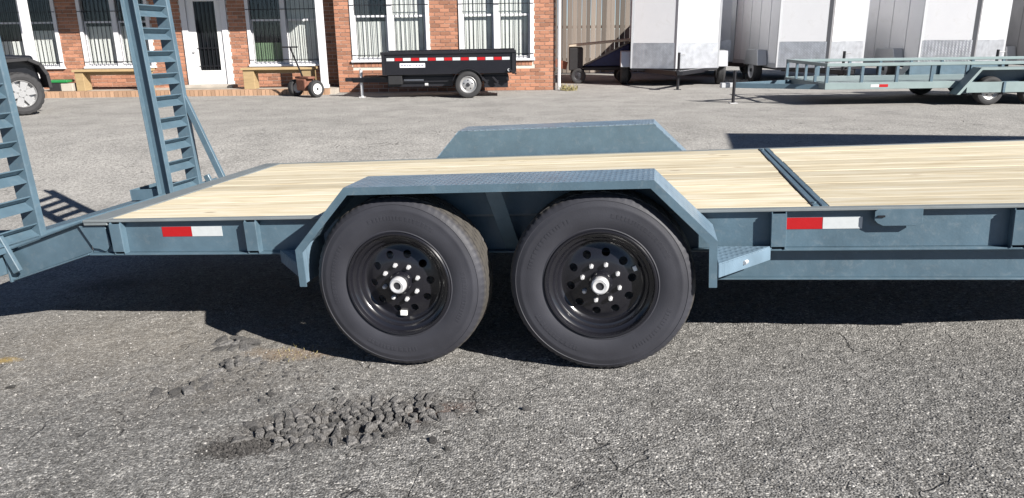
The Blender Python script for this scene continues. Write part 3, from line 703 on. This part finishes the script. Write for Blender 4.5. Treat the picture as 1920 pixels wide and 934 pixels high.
# local: x to the right (rear), y away; near side at y = -.62
b = B(); prof = [(-1.40, .56), (-1.40, .955), (1.42, .975), (1.42, .56), (1.36, .52), (-1.34, .50)]
b.prism(prof, -.62, -.585); b.prism(prof, .585, .62); b.box(-1.399, -1.36, -.584, .584, .52, .955); b.box(-1.359, 1.38, -.584, .584, .52, .56)
bed = b.build('dump_bed', 'black_gloss', dt, bevel=.004)
b = B(); b.bar((-1.43, -.625, .955), (1.45, -.625, .975), .06, .05); b.bar((-1.43, .625, .955), (1.45, .625, .975), .06, .05); b.build('top_rail', 'black_metal', bed)
for x in (-1.38, 1.40): B().box(x - .03, x + .03, -.652, -.621, .50, .93).build('corner_post', 'black_metal', bed, bevel=.003)
B().box(1.422, 1.46, -.6, .6, .54, .96).build('tailgate', 'black_gloss', dt, bevel=.004)
B().bar((1.30, -.66, .60), (1.46, -.66, .50), .03, .06, (0, 1, 0)).build('gate_latch', 'black_metal', dt); B().tube((1.30, -.68, .585), (1.30, -.63, .585), .03, 10).build('latch_knob', 'silver', dt)
x = -1.31; k = 0
while k < 15:
    o = B().box(x + .004, x + .168, -.6235, -.6205, .795, .855).build('reflective_tape', 'red_tape' if k % 2 else 'white_tape', dt); x += .176; k += 1
sg = B().box(-1.03, -.49, -.6255, -.6205, .655, .745).build('maker_sign', 'sign_white', dt)
for x0, x1 in ((-1.0, -.96), (-.94, -.90), (-.88, -.85), (-.83, -.79), (-.745, -.73), (-.69, -.65), (-.63, -.59), (-.57, -.53)): B().box(x0, x1, -.627, -.6256, .68, .72).build('sign_letter', 'sign_ink', sg)
for y in (-.42, .42): B().box(-1.35, 1.3, y - .035, y + .035, .34, .44).build('chassis_beam', 'black_metal', dt); B().bar((-1.34, y, .39), (-2.15, 0 + y * .12, .37), .06, .1).build('tongue_beam', 'black_metal', dt)
for x in (-1.0, -.3, .4, 1.1): B().box(x, x + .06, -.384, .384, .36, .42).build('cross_member', 'black_metal', dt)
B().box(-1.34, .08, -.40, .44, .24, .495).build('hoist_shade_block', 'black_metal', dt); B().box(.76, 1.28, -.40, .40, .20, .495).build('rear_shade_block', 'black_metal', dt)  # solid black hoist and rear blocks, filling in the shade under the bed
B().box(-1.3, -1.0, -.60, -.41, .30, .49).build('battery_box', 'black_plastic', dt, bevel=.01)
B().box(-.98, -.55, -.46, -.458, .37, .40).build('side_step', 'silver_sheet', dt)
B().tube((-.52, -.5, .29), (-.45, -.5, .29), .03, 10).build('marker_light', 'silver', dt)
small_wheel(dt, (.42, -.60, .285), 0, .285, .17, 'alloy'); small_wheel(dt, (.42, .60, .285), math.pi, .285, .17, 'alloy')
b = B(); pf = [(.42 + .34 * math.cos(a), .285 + .34 * math.sin(a)) for a in np.linspace(R(15), R(165), 13)]; pi = [(.42 + .33 * math.cos(a), .285 + .33 * math.sin(a)) for a in np.linspace(R(15), R(165), 13)]
for i in range(12): b.prism([pf[i], pf[i + 1], pi[i + 1], pi[i]], -.70, -.50)
b.build('fender', 'black_metal', dt)
B().tube((.42, -.5, .285), (.42, .5, .285), .035, 12).build('axle', 'black_metal', dt)
for xx in (.72, .95): B().bar((xx, -.5, .44), (xx + .12, -.5, .30), .05, .04).build('stand', 'black_metal', dt)
B().box(-2.33, -2.12, -.06, .06, .34, .42).build('coupler', 'black_metal', dt, bevel=.012)
B().tube((-1.96, -.10, .0), (-1.96, -.10, .60), .035, 12).build('jack', 'silver', dt, smooth=True); B().box(-2.03, -1.89, -.17, -.03, .0, .015).build('jack_foot', 'silver', dt); B().tube((-1.96, -.10, .6), (-1.96, -.22, .64), .012, 8).build('jack_crank', 'silver', dt)

# ------------------------------------------------------------------ hand dolly
hd = thing('trailer_dolly', 'two wheeled hand dolly with rusty body and tall handle beside the porch', 'dolly', (-4.62, 17.42, 0), R(-38))
for s in (-1, 1): small_wheel(hd, (0, s * .36, .19), 0 if s < 0 else math.pi, .19, .13, 'white_paint', holes=False)
hd.rotation_euler = (0, 0, R(52))
B().tube((0, -.3, .19), (0, .3, .19), .025, 10).build('axle', 'black_metal', hd)
B().box(-.14, .14, -.16, .16, .14, .40).build('gear_case', 'rust', hd, bevel=.03, seg=2); B().box(-.1, .1, -.24, .24, .40, .45).build('deck_plate', 'rust', hd, bevel=.01)
B().tube((-.05, 0, .42), (-.42, -.12, 1.10), .018, 10).build('handle', 'black_metal', hd, smooth=True); B().tube((-.32, -.26, 1.10), (-.52, .02, 1.10), .016, 10).build('grip', 'black_metal', hd, smooth=True)
B().tube((.1, 0, .2), (.4, 0, .06), .03, 10).build('tail_leg', 'black_metal', hd)

# ------------------------------------------------------------------ dark cart with a board on it, by the fence
ct = thing('covered_cart', 'black cart with navy cover and a pale board on top near the fence', 'cart', (2.55, 21.0, 0), R(-4))
b = B(); b.box(-.95, -.58, -.5, .5, .34, .92); b.box(-.57, .75, -.5, -.46, .34, .42); b.box(-.57, .75, .46, .5, .34, .42); b.box(.66, .75, -.459, .459, .343, 1.05); b.build('cart_body', 'black_plastic', ct, bevel=.03, seg=2)
B().prism([(-.56, .44), (.64, .44), (.64, 1.02)], -.44, .44).build('cover', 'navy_tarp', ct, bevel=.02)
B().bar((-.95, 0, .97), (.80, 0, 1.12), .95, .05).build('board', 'beige_board', ct, bevel=.004)
B().bar((-1.0, -.3, .45), (-1.35, -.3, .55), .12, .2).build('tow_bar', 'rust', ct)
for sx in (-.7, .5): 
    for sy in (-1, 1): small_wheel(ct, (sx, sy * .52, .2), 0 if sy < 0 else math.pi, .2, .12, 'dark_cap', holes=False)

# ------------------------------------------------------------------ enclosed cargo trailers
def cargo(label, x, y, rz, W=2.1, L=4.2, V=.56, side='white_sheet', front='white_sheet', guard='stone_guard', H=2.55, z0=.42, tongue=True, fx=1.1, trim='silver_sheet'):
    t = thing('cargo_trailer', label, 'trailer', (x, y, 0), rz, 'enclosed trailers in a row'); h = W / 2
    # local: apex of the nose at the origin, body towards +y
    pts = [(-h, V), (0, 0), (h, V), (h, V + L), (-h, V + L)]
    b = B(); b.prism([(p[0] * .995, p[1] + .008) for p in pts], z0 + .06, H, 'z'); body = b.build('body', side, t)
    for s, m_ in ((-1, front), (1, front)):
        o = B().prism([(0, 0), (s * h, V), (s * h, V + .004), (0, .006)], z0 + .63, H - .02, 'z').build('nose_panel', m_, t)
        B().prism([(0, -.006), (s * (h + .004), V - .006), (s * h, V + .003), (0, .002)], z0 + .02, z0 + .625, 'z').build('stone_guard', guard, t)
        B().prism([(s * .001, -.022), (s * .13, .072), (s * .125, .082), (s * .001, -.008)], z0 + .02, H, 'z').build('nose_trim', trim, t)
        B().box(s * h - .03, s * h + .03, V - .012, V + .05, z0 + .02, H).build('corner_trim', 'silver_sheet', t)
        B().box(*sorted((s * (h - .0), s * (h + .02))), V + .05, V + L, z0, z0 + .11).build('skirt_trim', 'silver_sheet', t)
        for k in range(1, 6): B().box(*sorted((s * h * .996, s * (h + .006))), V + k * L / 6 - .02, V + k * L / 6 + .02, z0 + .115, H - .05).build('panel_seam', side, t)
        yc = V + fx
        b = B(); pr = [(yc - .50, z0 + .04), (yc - .40, z0 + .42), (yc + .40, z0 + .42), (yc + .50, z0 + .04)]
        b.prism(pr, s * (h + .022), s * (h + .27), 'x'); b.build('fender', 'silver_sheet', t, bevel=.01)
        small_wheel(t, (s * (h + .16), yc, .33), (-math.pi / 2 if s < 0 else math.pi / 2), .33, .2, 'silver_sheet', holes=False)
        B().bar((s * h * .8, V + .2, z0 - .03), (s * .05, -1.0, z0 - .03), .06, .1).build('tongue_beam', 'black_metal', t)
        B().tube((s * (h - .35), .40 + .12, z0 - .02), (s * (h - .35), .40 + .17, z0 - .02), .05, 10).build('marker_light', 'red_tape', t)
    B().prism([(p[0] * 1.004, p[1] - .01) for p in pts], H + .002, H + .05, 'z').build('roof', 'silver_sheet', t)
    B().prism([(-h, V), (0, .02), (h, V), (h, V + L), (-h, V + L)], z0 - .04, z0 + .058, 'z').build('floor_frame', 'black_metal', t)
    B().box(-.07, .07, -1.25, -1.0, z0 - .07, z0 + .03).build('coupler', 'black_metal', t, bevel=.01)
    b = B(); b.tube((0, -.82, .0), (0, -.82, .85), .032, 10); jk = b.build('jack', 'black_metal', t); B().box(-.08, .08, -.90, -.74, 0, .012).build('jack_foot', 'black_metal', jk); B().tube((0, -.82, .8), (.14, -.86, .8), .012, 8).build('jack_crank', 'silver', jk)
    return t
cargo('white v-nosed cargo trailer nearest the board fence', 4.05, 18.95, R(-7), trim='silver_sheet', fx=.62, L=2.6, V=.36)
cargo('plain white cargo trailer set back between two v-nosed ones', 6.4, 22.3, R(8), W=2.0, V=.5)
cargo('white v-nosed cargo trailer second from the fence in the front row', 7.60, 18.55, R(2), trim='grey_sheet', V=.45)
cargo('white v-nosed cargo trailer third from the fence in the front row', 10.98, 18.4, R(4), trim='grey_sheet', V=.45)
cargo('charcoal cargo trailer at the right edge behind the low trailer', 14.2, 18.9, R(4), side='grey_sheet', front='grey_sheet', guard='grey_sheet', trim='black_metal')

# ------------------------------------------------------------------ low utility trailer on the right
ut = thing('utility_trailer', 'pale grey green open utility trailer with pipe rails before the cargo trailers', 'trailer', (5.72, 14.0, 0), R(1.5))
L_, W_ = 5.2, 1.9
for y in (0, W_):
    B().box(0, L_, y - .025, y + .025, .705, .765).build('top_rail', 'steel_far', ut, bevel=.008)
    B().box(0, L_, y - .03, y + .03, .30, .42).build('side_frame', 'steel_far', ut, bevel=.004)
    for i in range(9):
        x = .03 + i * (L_ - .06) / 8; B().box(x - .025, x + .025, y - .022, y + .022, .4205, .7045).build('rail_post', 'steel_paint', ut)
for x in (.03, L_ - .03): B().box(x - .024, x + .024, .026, W_ - .026, .706, .764).build('end_rail', 'steel_far', ut); B().box(x - .024, x + .024, .031, W_ - .031, .31, .41).build('end_frame', 'steel_far', ut)
for y in (.5, .95, 1.4): B().box(.006 - .0, .052, y - .02, y + .02, .411, .705).build('rail_post', 'steel_paint', ut)
for i in range(9): B().box(.06, L_ - .06, .035 + i * .204, .035 + i * .204 + .198, .385, .419).build('floor_board', 'steel_far', ut)
for y in (.25, W_ - .25): B().bar((.1, y, .33), (-1.35, .95 + (y - .95) * .1, .33), .05, .09).build('tongue_beam', 'steel_paint', ut)
B().box(-1.62, -1.33, .89, 1.01, .28, .38).build('coupler', 'silver_sheet', ut, bevel=.012)
B().tube((-1.40, .80, 0), (-1.40, .80, .62), .03, 10).build('jack', 'black_metal', ut); B().box(-1.47, -1.33, .73, .87, 0, .012).build('jack_foot', 'silver', ut)
for xw in (2.95, 3.78):
    small_wheel(ut, (xw, -.15, .255), 0, .255, .17, 'alloy'); small_wheel(ut, (xw, W_ + .15, .255), math.pi, .255, .17, 'alloy')
for y0, y1 in ((-.29, -.031), (W_ + .031, W_ + .29)):
    b = B(); pr = [(2.30, .20), (2.68, .67), (4.5, .67), (4.9, .20)]; ins = [(2.36, .20), (2.705, .63), (4.475, .63), (4.84, .20)]
    for i in range(3): b.prism([pr[i], pr[i + 1], ins[i + 1], ins[i]], y0, y1)
    b.build('fender', 'steel_far', ut)
    yo = y0 if y0 < 0 else y1 - .012; B().box(2.47, 4.73, yo + .001, yo + .011, .235, .42).build('fender_skirt', 'steel_far', ut); B().box(3.12, 3.16, yo - .02, yo, .235, .42).build('skirt_rib', 'steel_paint', ut)
    yb = y1 - .012 if y0 < 0 else y0; B().prism(pr, yb, yb + .01).build('fender_back', 'steel_paint', ut)
B().tube((2.95, -.1, .31), (2.95, W_ + .1, .31), .035, 10).build('axle', 'black_metal', ut); B().tube((3.78, -.1, .31), (3.78, W_ + .1, .31), .035, 10).build('axle', 'black_metal', ut)
B().box(1.00, 1.16, -.034, -.0305, .335, .385).build('reflective_tape', 'red_tape', ut); B().box(.84, .995, -.034, -.0305, .335, .385).build('reflective_tape', 'white_tape', ut)
B().tube((1.17, 18.43, .02), (1.17, 18.43, 3.3), .04, 10).build('downspout', 'white_trim', bl)

# ------------------------------------------------------------------ black off-road car at the left
def car():
    t = thing('parked_car', 'black off-road car with silver alloy wheels parked behind the near ramp', 'car', (-10.5, 13.56, 0), R(50))
    # local: x forward, right side at -y; wheels at x = +-1.4
    B().prism([(-2.0, .45), (-2.05, 1.1), (-.6, 1.12), (.55, 1.12), (1.75, 1.06), (1.82, .55), (1.75, .42), (.7, .40), (-.7, .40)], -.72, .72).build('body', 'car_black', t, bevel=.05, seg=3)
    B().prism([(-2.0, 1.11), (-1.95, 1.78), (.15, 1.80), (.52, 1.11)], -.66, .66).build('cab', 'car_black', t, bevel=.05, seg=3)
    for s in (-1, 1):
        B().prism([(-.72, 1.17), (-.70, 1.68), (.07, 1.70), (.34, 1.17)], s * .662, s * .668).build('window', 'dark_glass', t)
        B().prism([(-1.75, 1.17), (-1.72, 1.68), (-.84, 1.68), (-.86, 1.17)], s * .662, s * .668).build('window', 'dark_glass', t)
        dp = B().prism([(-.62, .48), (-.62, 1.06), (.42, 1.06), (.42, .48)], s * .722, s * .735).build('door', 'car_black', t, bevel=.01)
        B().box(-.55, -.40, *sorted((s * .737, s * .76)), .93, .965).build('handle', 'black_plastic', dp)
        B().box(.40, .52, *sorted((s * .74, s * .95)), 1.1, 1.28).build('mirror', 'black_plastic', t, bevel=.03)
        for xw, d in ((1.4, 1), (-1.4, -1)):
            path = [(-.66, .46), (-.60, .72), (-.44, .93), (-.22, 1.01), (.20, 1.03), (.40, .93), (.50, .72), (.52, .47)]
            inn = [(-.60, .46), (-.54, .70), (-.40, .88), (-.20, .95), (.18, .97), (.35, .88), (.44, .70), (.46, .47)]
            b = B()
            for i in range(7): b.prism([(xw + d * p[0], p[1]) for p in (path[i], path[i + 1], inn[i + 1], inn[i])], s * .60, s * .93)
            b.build('fender_flare', 'black_plastic', t, bevel=.006)
            n = node('wheel', t, (xw, s * .80, .39), 0 if s < 0 else math.pi); r, w = .39, .25
            B().lathe([(.62 * r, -w * .40), (.66 * r, -w * .5), (.8 * r, -w * .53), (.94 * r, -w * .47), (.98 * r, -w * .36), (r, -w * .2), (.98 * r, -w * .18), (.98 * r, -w * .02), (r, 0), (r, w * .2), (.98 * r, w * .36), (.94 * r, w * .47), (.66 * r, w * .5)], 60, False, lambda i, j: -.012 if (i % 3 == 0 and 3 <= j <= 10) else 0).build('tyre', 'tyre_far', n)
            B().lathe([(.64 * r, -w * .42), (.61 * r, -w * .47), (.585 * r, -w * .40), (.57 * r, -w * .1), (.0, -w * .08), (0, 0), (.6 * r, 0)], 40).build('rim', 'alloy', n, smooth=True)
            for k in range(6):
                a = k * math.pi / 3 + .2; c_, s_ = math.cos(a), math.sin(a); u = Vector((c_, 0, s_)); v = Vector((-s_, 0, c_)); pts = []
                for rr, hw in ((.10 * r, .13 * r), (.58 * r, .17 * r)):
                    for sg_ in (-1, 1): pts.append(u * rr + v * hw * sg_)
                o0 = Vector((0, -w * .38, 0)); o1 = Vector((0, -w * .28, 0)); vv = [pts[0] + o0, pts[1] + o0, pts[3] + o0, pts[2] + o0, pts[0] + o1, pts[1] + o1, pts[3] + o1, pts[2] + o1]
                B().add(vv, [(0, 1, 2, 3), (7, 6, 5, 4), (0, 4, 5, 1), (1, 5, 6, 2), (2, 6, 7, 3), (3, 7, 4, 0)]).build('spoke', 'alloy', n, bevel=.006)
            B().lathe([(0, -w * .42), (.15 * r, -w * .42), (.18 * r, -w * .30), (0, -w * .30)], 20).build('hub_cap', 'alloy', n, smooth=True)
        B().tube((1.825, s * .5, .88), (1.86, s * .5, .88), .10, 20).build('headlight', 'lamp_glass', t)
    B().box(1.84, 1.98, -.62, .62, .46, .62).build('bumper', 'black_plastic', t, bevel=.03); B().box(1.822, 1.84, -.36, .36, .72, 1.0).build('grille', 'black_metal', t)
    B().prism([(.20, 1.76), (.56, 1.16), (.57, 1.165), (.21, 1.765)], -.6, .6).build('windscreen', 'dark_glass', t)
car()

# ------------------------------------------------------------------ box truck added out of view at the right, to cast the long yard shadow
def truck():
    t = thing('shadow_box_truck', 'white box truck added beyond the right edge to cast the long shadow', 'truck', (7.15, 6.95, 0), R(-9))
    B().box(0, 4.6, -1.6, .0, .95, 3.42).build('cargo_box', 'white_sheet', t, bevel=.02)
    B().prism([(4.65, .5), (4.65, 2.2), (5.3, 2.2), (5.9, 1.45), (6.6, 1.3), (6.65, .5)], -1.5, -.05).build('cab', 'white_sheet', t, bevel=.05)
    B().box(.1, 6.5, -1.2, -.4, .55, .93).build('chassis', 'black_metal', t)
    for x in (1.2, 5.9):
        for y, rz in ((-1.45, 0), (-.12, math.pi)): small_wheel(t, (x, y, .4), rz, .4, .26, 'alloy')
truck()

# ------------------------------------------------------------------ broken asphalt, loose stones, weeds
def chunk_mesh(seed):
    rs = random.Random(seed); bm = bmesh.new(); bmesh.ops.create_icosphere(bm, subdivisions=2, radius=1)
    planes = [(Vector((rs.gauss(0, 1), rs.gauss(0, 1), rs.gauss(0, .6))).normalized(), rs.uniform(.38, .72)) for _ in range(13)]
    for v in bm.verts:
        for n_, d in planes:
            k = v.co.dot(n_)
            if k > d: v.co -= n_ * (k - d)
        v.co += Vector((rs.gauss(0, .035), rs.gauss(0, .035), rs.gauss(0, .035)))
        v.co.z = min(v.co.z, .62 + rs.uniform(-.05, .05))
    me = bpy.data.meshes.new('asphalt_chunk'); bm.to_mesh(me); bm.free(); me.materials.append(MATS['asphalt_chunk']); return me
CM = [chunk_mesh(i) for i in range(9)]
rs = random.Random(21)
def chunk(px, py, size, label, flat=.55):
    p = px2ground(px, py); o = put('asphalt_chunk', rs.choice(CM)); s = size
    o.scale = (s * rs.uniform(.8, 1.25), s * rs.uniform(.7, 1.1), s * flat * rs.uniform(.7, 1.2)); o.location = (p.x, p.y, gz(p.x, p.y) + s * flat * .12)
    o.rotation_euler = (rs.uniform(-.5, .5), rs.uniform(-.5, .5), rs.uniform(0, 6.28))
    tag(o, label, 'asphalt chunk', 'broken asphalt pieces')
LB = 'dark lump of broken asphalt in the crumbled patch below the wheels'
def clip(poly, p, q):          # keep the side of the bisector that is nearer p
    mx, my = (p[0] + q[0]) / 2, (p[1] + q[1]) / 2; nx, ny = q[0] - p[0], q[1] - p[1]; out = []
    for i in range(len(poly)):
        a, b_ = poly[i], poly[(i + 1) % len(poly)]; da = (a[0] - mx) * nx + (a[1] - my) * ny; db = (b_[0] - mx) * nx + (b_[1] - my) * ny
        if da <= 0: out.append(a)
        if da * db < 0: t = da / (da - db); out.append((a[0] + (b_[0] - a[0]) * t, a[1] + (b_[1] - a[1]) * t))
    return out
def fracture(c, rx, ry, ang, n, label, up=.007, drop=.2, small=.03):
    pts = []
    for k in range(4000):
        u, v = rs.uniform(-1.1, 1.1), rs.uniform(-1.1, 1.1); d = u * u + v * v
        if d > 1.2 or len(pts) >= n: continue
        x, y = u * rx, v * ry; dm = small + .06 * rs.random() ** 2.5 if d < .8 else small
        if all(math.hypot(x - p[0], y - p[1]) > dm for p in pts): pts.append((x, y))
    for p in pts:
        poly = [(p[0] - .07, p[1] - .07), (p[0] + .07, p[1] - .07), (p[0] + .07, p[1] + .07), (p[0] - .07, p[1] + .07)]
        for q in pts:
            if q is not p and abs(q[0] - p[0]) < .16 and abs(q[1] - p[1]) < .16: poly = clip(poly, p, q)
        if len(poly) < 3 or rs.random() < drop + .45 * max(0, (p[0] / rx) ** 2 + (p[1] / ry) ** 2 - .5): continue
        cx = sum(a for a, _ in poly) / len(poly); cy = sum(b_ for _, b_ in poly) / len(poly); k = rs.uniform(.72, .97)
        # split the long edges and shake the corners so that no edge is straight
        ring = []
        for i in range(len(poly)):
            a, b_ = poly[i], poly[(i + 1) % len(poly)]; ring.append(a)
            if math.hypot(a[0] - b_[0], a[1] - b_[1]) > .018: ring.append(((a[0] + b_[0]) / 2, (a[1] + b_[1]) / 2))
        ring = [((a - cx) * k * rs.uniform(.9, 1.06), (b_ - cy) * k * rs.uniform(.9, 1.06)) for a, b_ in ring]; m_ = len(ring)
        sz = max(math.hypot(*r_2) for r_2 in ring)
        V = [(a, b_, -.04) for a, b_ in ring] + [(a, b_, rs.uniform(-.005, .001)) for a, b_ in ring] + [(a * .72, b_ * .72, rs.uniform(.001, .006)) for a, b_ in ring] + [(0, 0, rs.uniform(.002, .007))]
        Fs = []
        for i in range(m_):
            j = (i + 1) % m_; Fs += [(i, j, m_ + j, m_ + i), (m_ + i, m_ + j, 2 * m_ + j, 2 * m_ + i), (2 * m_ + i, 2 * m_ + j, 3 * m_)]
        me = bpy.data.meshes.new('asphalt_chunk'); me.from_pydata(V, [], Fs); me.materials.append(MATS['asphalt_chunk'])
        wx, wy = c.x + cx * math.cos(ang) - cy * math.sin(ang), c.y + cx * math.sin(ang) + cy * math.cos(ang); rim = (cx / rx) ** 2 + (cy / ry) ** 2
        o = put('asphalt_chunk', me, loc=(wx, wy, float(ground_z(wx, wy)) + rs.uniform(-.4, 1) * up * max(.25, 1 - .6 * rim)))
        o.rotation_euler = (rs.gauss(0, .09), rs.gauss(0, .09), ang + rs.gauss(0, .12)); o.scale = (1, 1, rs.uniform(.7, 1.3))
        tag(o, label, 'asphalt chunk', 'broken asphalt pieces')
fracture(PATCH, .40, .16, .22, 240, LB)
fracture(px2ground(425, 690), .13, .07, .5, 22, 'dark flake of broken asphalt in the loose cluster above the dark crumbs', .03, drop=.35)
fracture(px2ground(345, 730), .08, .045, .2, 9, 'asphalt flake in the small cluster at the left end of the broken area', .028, drop=.3)
fracture(px2ground(440, 645), .10, .06, -.3, 10, 'asphalt flake by the edge of the trailer shadow', .03, drop=.3)
for k in range(60):
    px, py = 670 + rs.gauss(0, 115), 790 + rs.gauss(0, 34); chunk(px, py, .009 + .022 * rs.random() ** 2, 'angular loose asphalt lump lying on the crumbled patch', .75)
for k in range(70):
    t_ = rs.random(); px, py = 640 - 230 * t_ + rs.gauss(0, 75), 745 - 75 * t_ + rs.gauss(0, 32); chunk(px, max(648, py), .007 + .017 * rs.random() ** 2, 'small dark asphalt crumb scattered left of and above the crumbled patch', .7)
for px, py, sz, lb in ((424, 682, .040, 'dark asphalt lump alone above the crumbled patch, near the trailer shadow'), (330, 738, .045, 'asphalt lump at the left end of the broken area'), (362, 722, .035, 'asphalt lump second from the left end of the broken area'),
                       (508, 740, .032, 'single asphalt lump left of the crumbled patch'), (452, 640, .055, 'tall asphalt lump at the edge of the trailer shadow'), (415, 640, .05, 'broad asphalt lump left of the tall one by the trailer shadow'),
                       (22, 726, .035, 'lone stone near the left edge of the photo'), (365, 803, .03, 'small asphalt lump above the dark crumbs'), (445, 672, .028, 'small asphalt lump right of the lone dark one'), (385, 775, .026, 'small asphalt lump left of the crumbled patch, above the dark crumbs')):
    chunk(px, py, sz, lb)
def scatter(name, n, gen, smin, smax, mat, label, z=.3):
    V = np.array([(1, 0, 0), (-1, 0, 0), (0, 1, 0), (0, -1, 0), (0, 0, 1), (0, 0, -1)], float); Fc = np.array([(0, 2, 4), (2, 1, 4), (1, 3, 4), (3, 0, 4), (2, 0, 5), (1, 2, 5), (3, 1, 5), (0, 3, 5)])
    vs_, fs = [], []; XY = gen(n); zz = ground_z(XY[:, 0], XY[:, 1]) + relief(XY[:, 0], XY[:, 1])
    for i in range(len(XY)):
        s = smin * (smax / smin) ** (np.random.rand() ** 2.2); sc_ = s * np.random.uniform(.6, 1.3, 3) * (1, 1, .75); a = np.random.rand() * 6.28
        P = V * sc_ * np.random.uniform(.75, 1.25, (6, 1)); c_, s_ = math.cos(a), math.sin(a)
        Q = np.stack([P[:, 0] * c_ - P[:, 1] * s_ + XY[i, 0], P[:, 0] * s_ + P[:, 1] * c_ + XY[i, 1], P[:, 2] + zz[i] + s * z], 1); vs_.append(Q); fs.append(Fc + 6 * i)
    me = bpy.data.meshes.new(name); me.from_pydata(np.concatenate(vs_).tolist(), [], np.concatenate(fs).tolist()); me.materials.append(MATS[mat])
    return tag(put(name, me), label, None, kind='stuff')
def fan(n):
    y = np.random.uniform(1.75, 5.2, n * 2); x = np.random.uniform(-1, 1, n * 2) * (.72 * y + .15); return np.stack([x, y], 1)[:n]
scatter('loose_gravel', 16000, fan, .0016, .0065, 'pebble', 'loose grey stone chips strewn over the asphalt')
def ell(c, rx, ry, ang):
    def g(n):
        a = np.random.rand(n) * 6.28; r = np.sqrt(np.random.rand(n)) * np.random.uniform(.5, 1.15, n); u, v = r * np.cos(a) * rx, r * np.sin(a) * ry
        return np.stack([c.x + u * math.cos(ang) - v * math.sin(ang), c.y + u * math.sin(ang) + v * math.cos(ang)], 1)
    return g
def gauss(c, rx, ry, ang):
    def g(n):
        u, v = np.random.randn(n) * rx, np.random.randn(n) * ry; return np.stack([c.x + u * math.cos(ang) - v * math.sin(ang), c.y + u * math.sin(ang) + v * math.cos(ang)], 1)
    return g
scatter('dark_crumbs', 1500, gauss(DEB, .075, .04, .15), .0025, .011, 'crumb_dark', 'black crumbs of bitumen in a small heap')
scatter('patch_rubble', 2600, gauss(PATCH, .24, .10, .25), .002, .0085, 'asphalt_chunk', 'grey rubble between the broken asphalt lumps')
scatter('patch_rubble', 1300, gauss(PATCH2, .28, .2, .3), .002, .009, 'asphalt_chunk', 'thin rubble left of the crumbled patch')
def blades(name, c, n, rad, h, label):
    b = B()
    for i in range(n):
        a = random.uniform(0, 6.28); r = rad * math.sqrt(random.random()); x, y = c[0] + r * math.cos(a), c[1] + r * math.sin(a); z = gz(x, y); hh = h * random.uniform(.4, 1.1); d = random.uniform(0, 6.28); w = .06 * h; le = random.uniform(.2, .7) * hh
        dx, dy = math.cos(d), math.sin(d)
        b.add([(x - dy * w, y + dx * w, z - .01), (x + dy * w, y - dx * w, z - .01), (x + dx * le * .4, y + dy * le * .4, z + hh * .6), (x + dx * le, y + dy * le, z + hh)], [(0, 1, 2), (0, 2, 3)])
    return tag(b.build(name, 'straw'), label, None, kind='stuff')
blades('dry_grass', (1.4, 18.3, 0), 110, .2, .16, 'dry yellow grass at the foot of the brick corner')
blades('dry_grass', tuple(RUSTP), 60, .12, .02, 'dry straw bits at the edge of the trailer shadow')
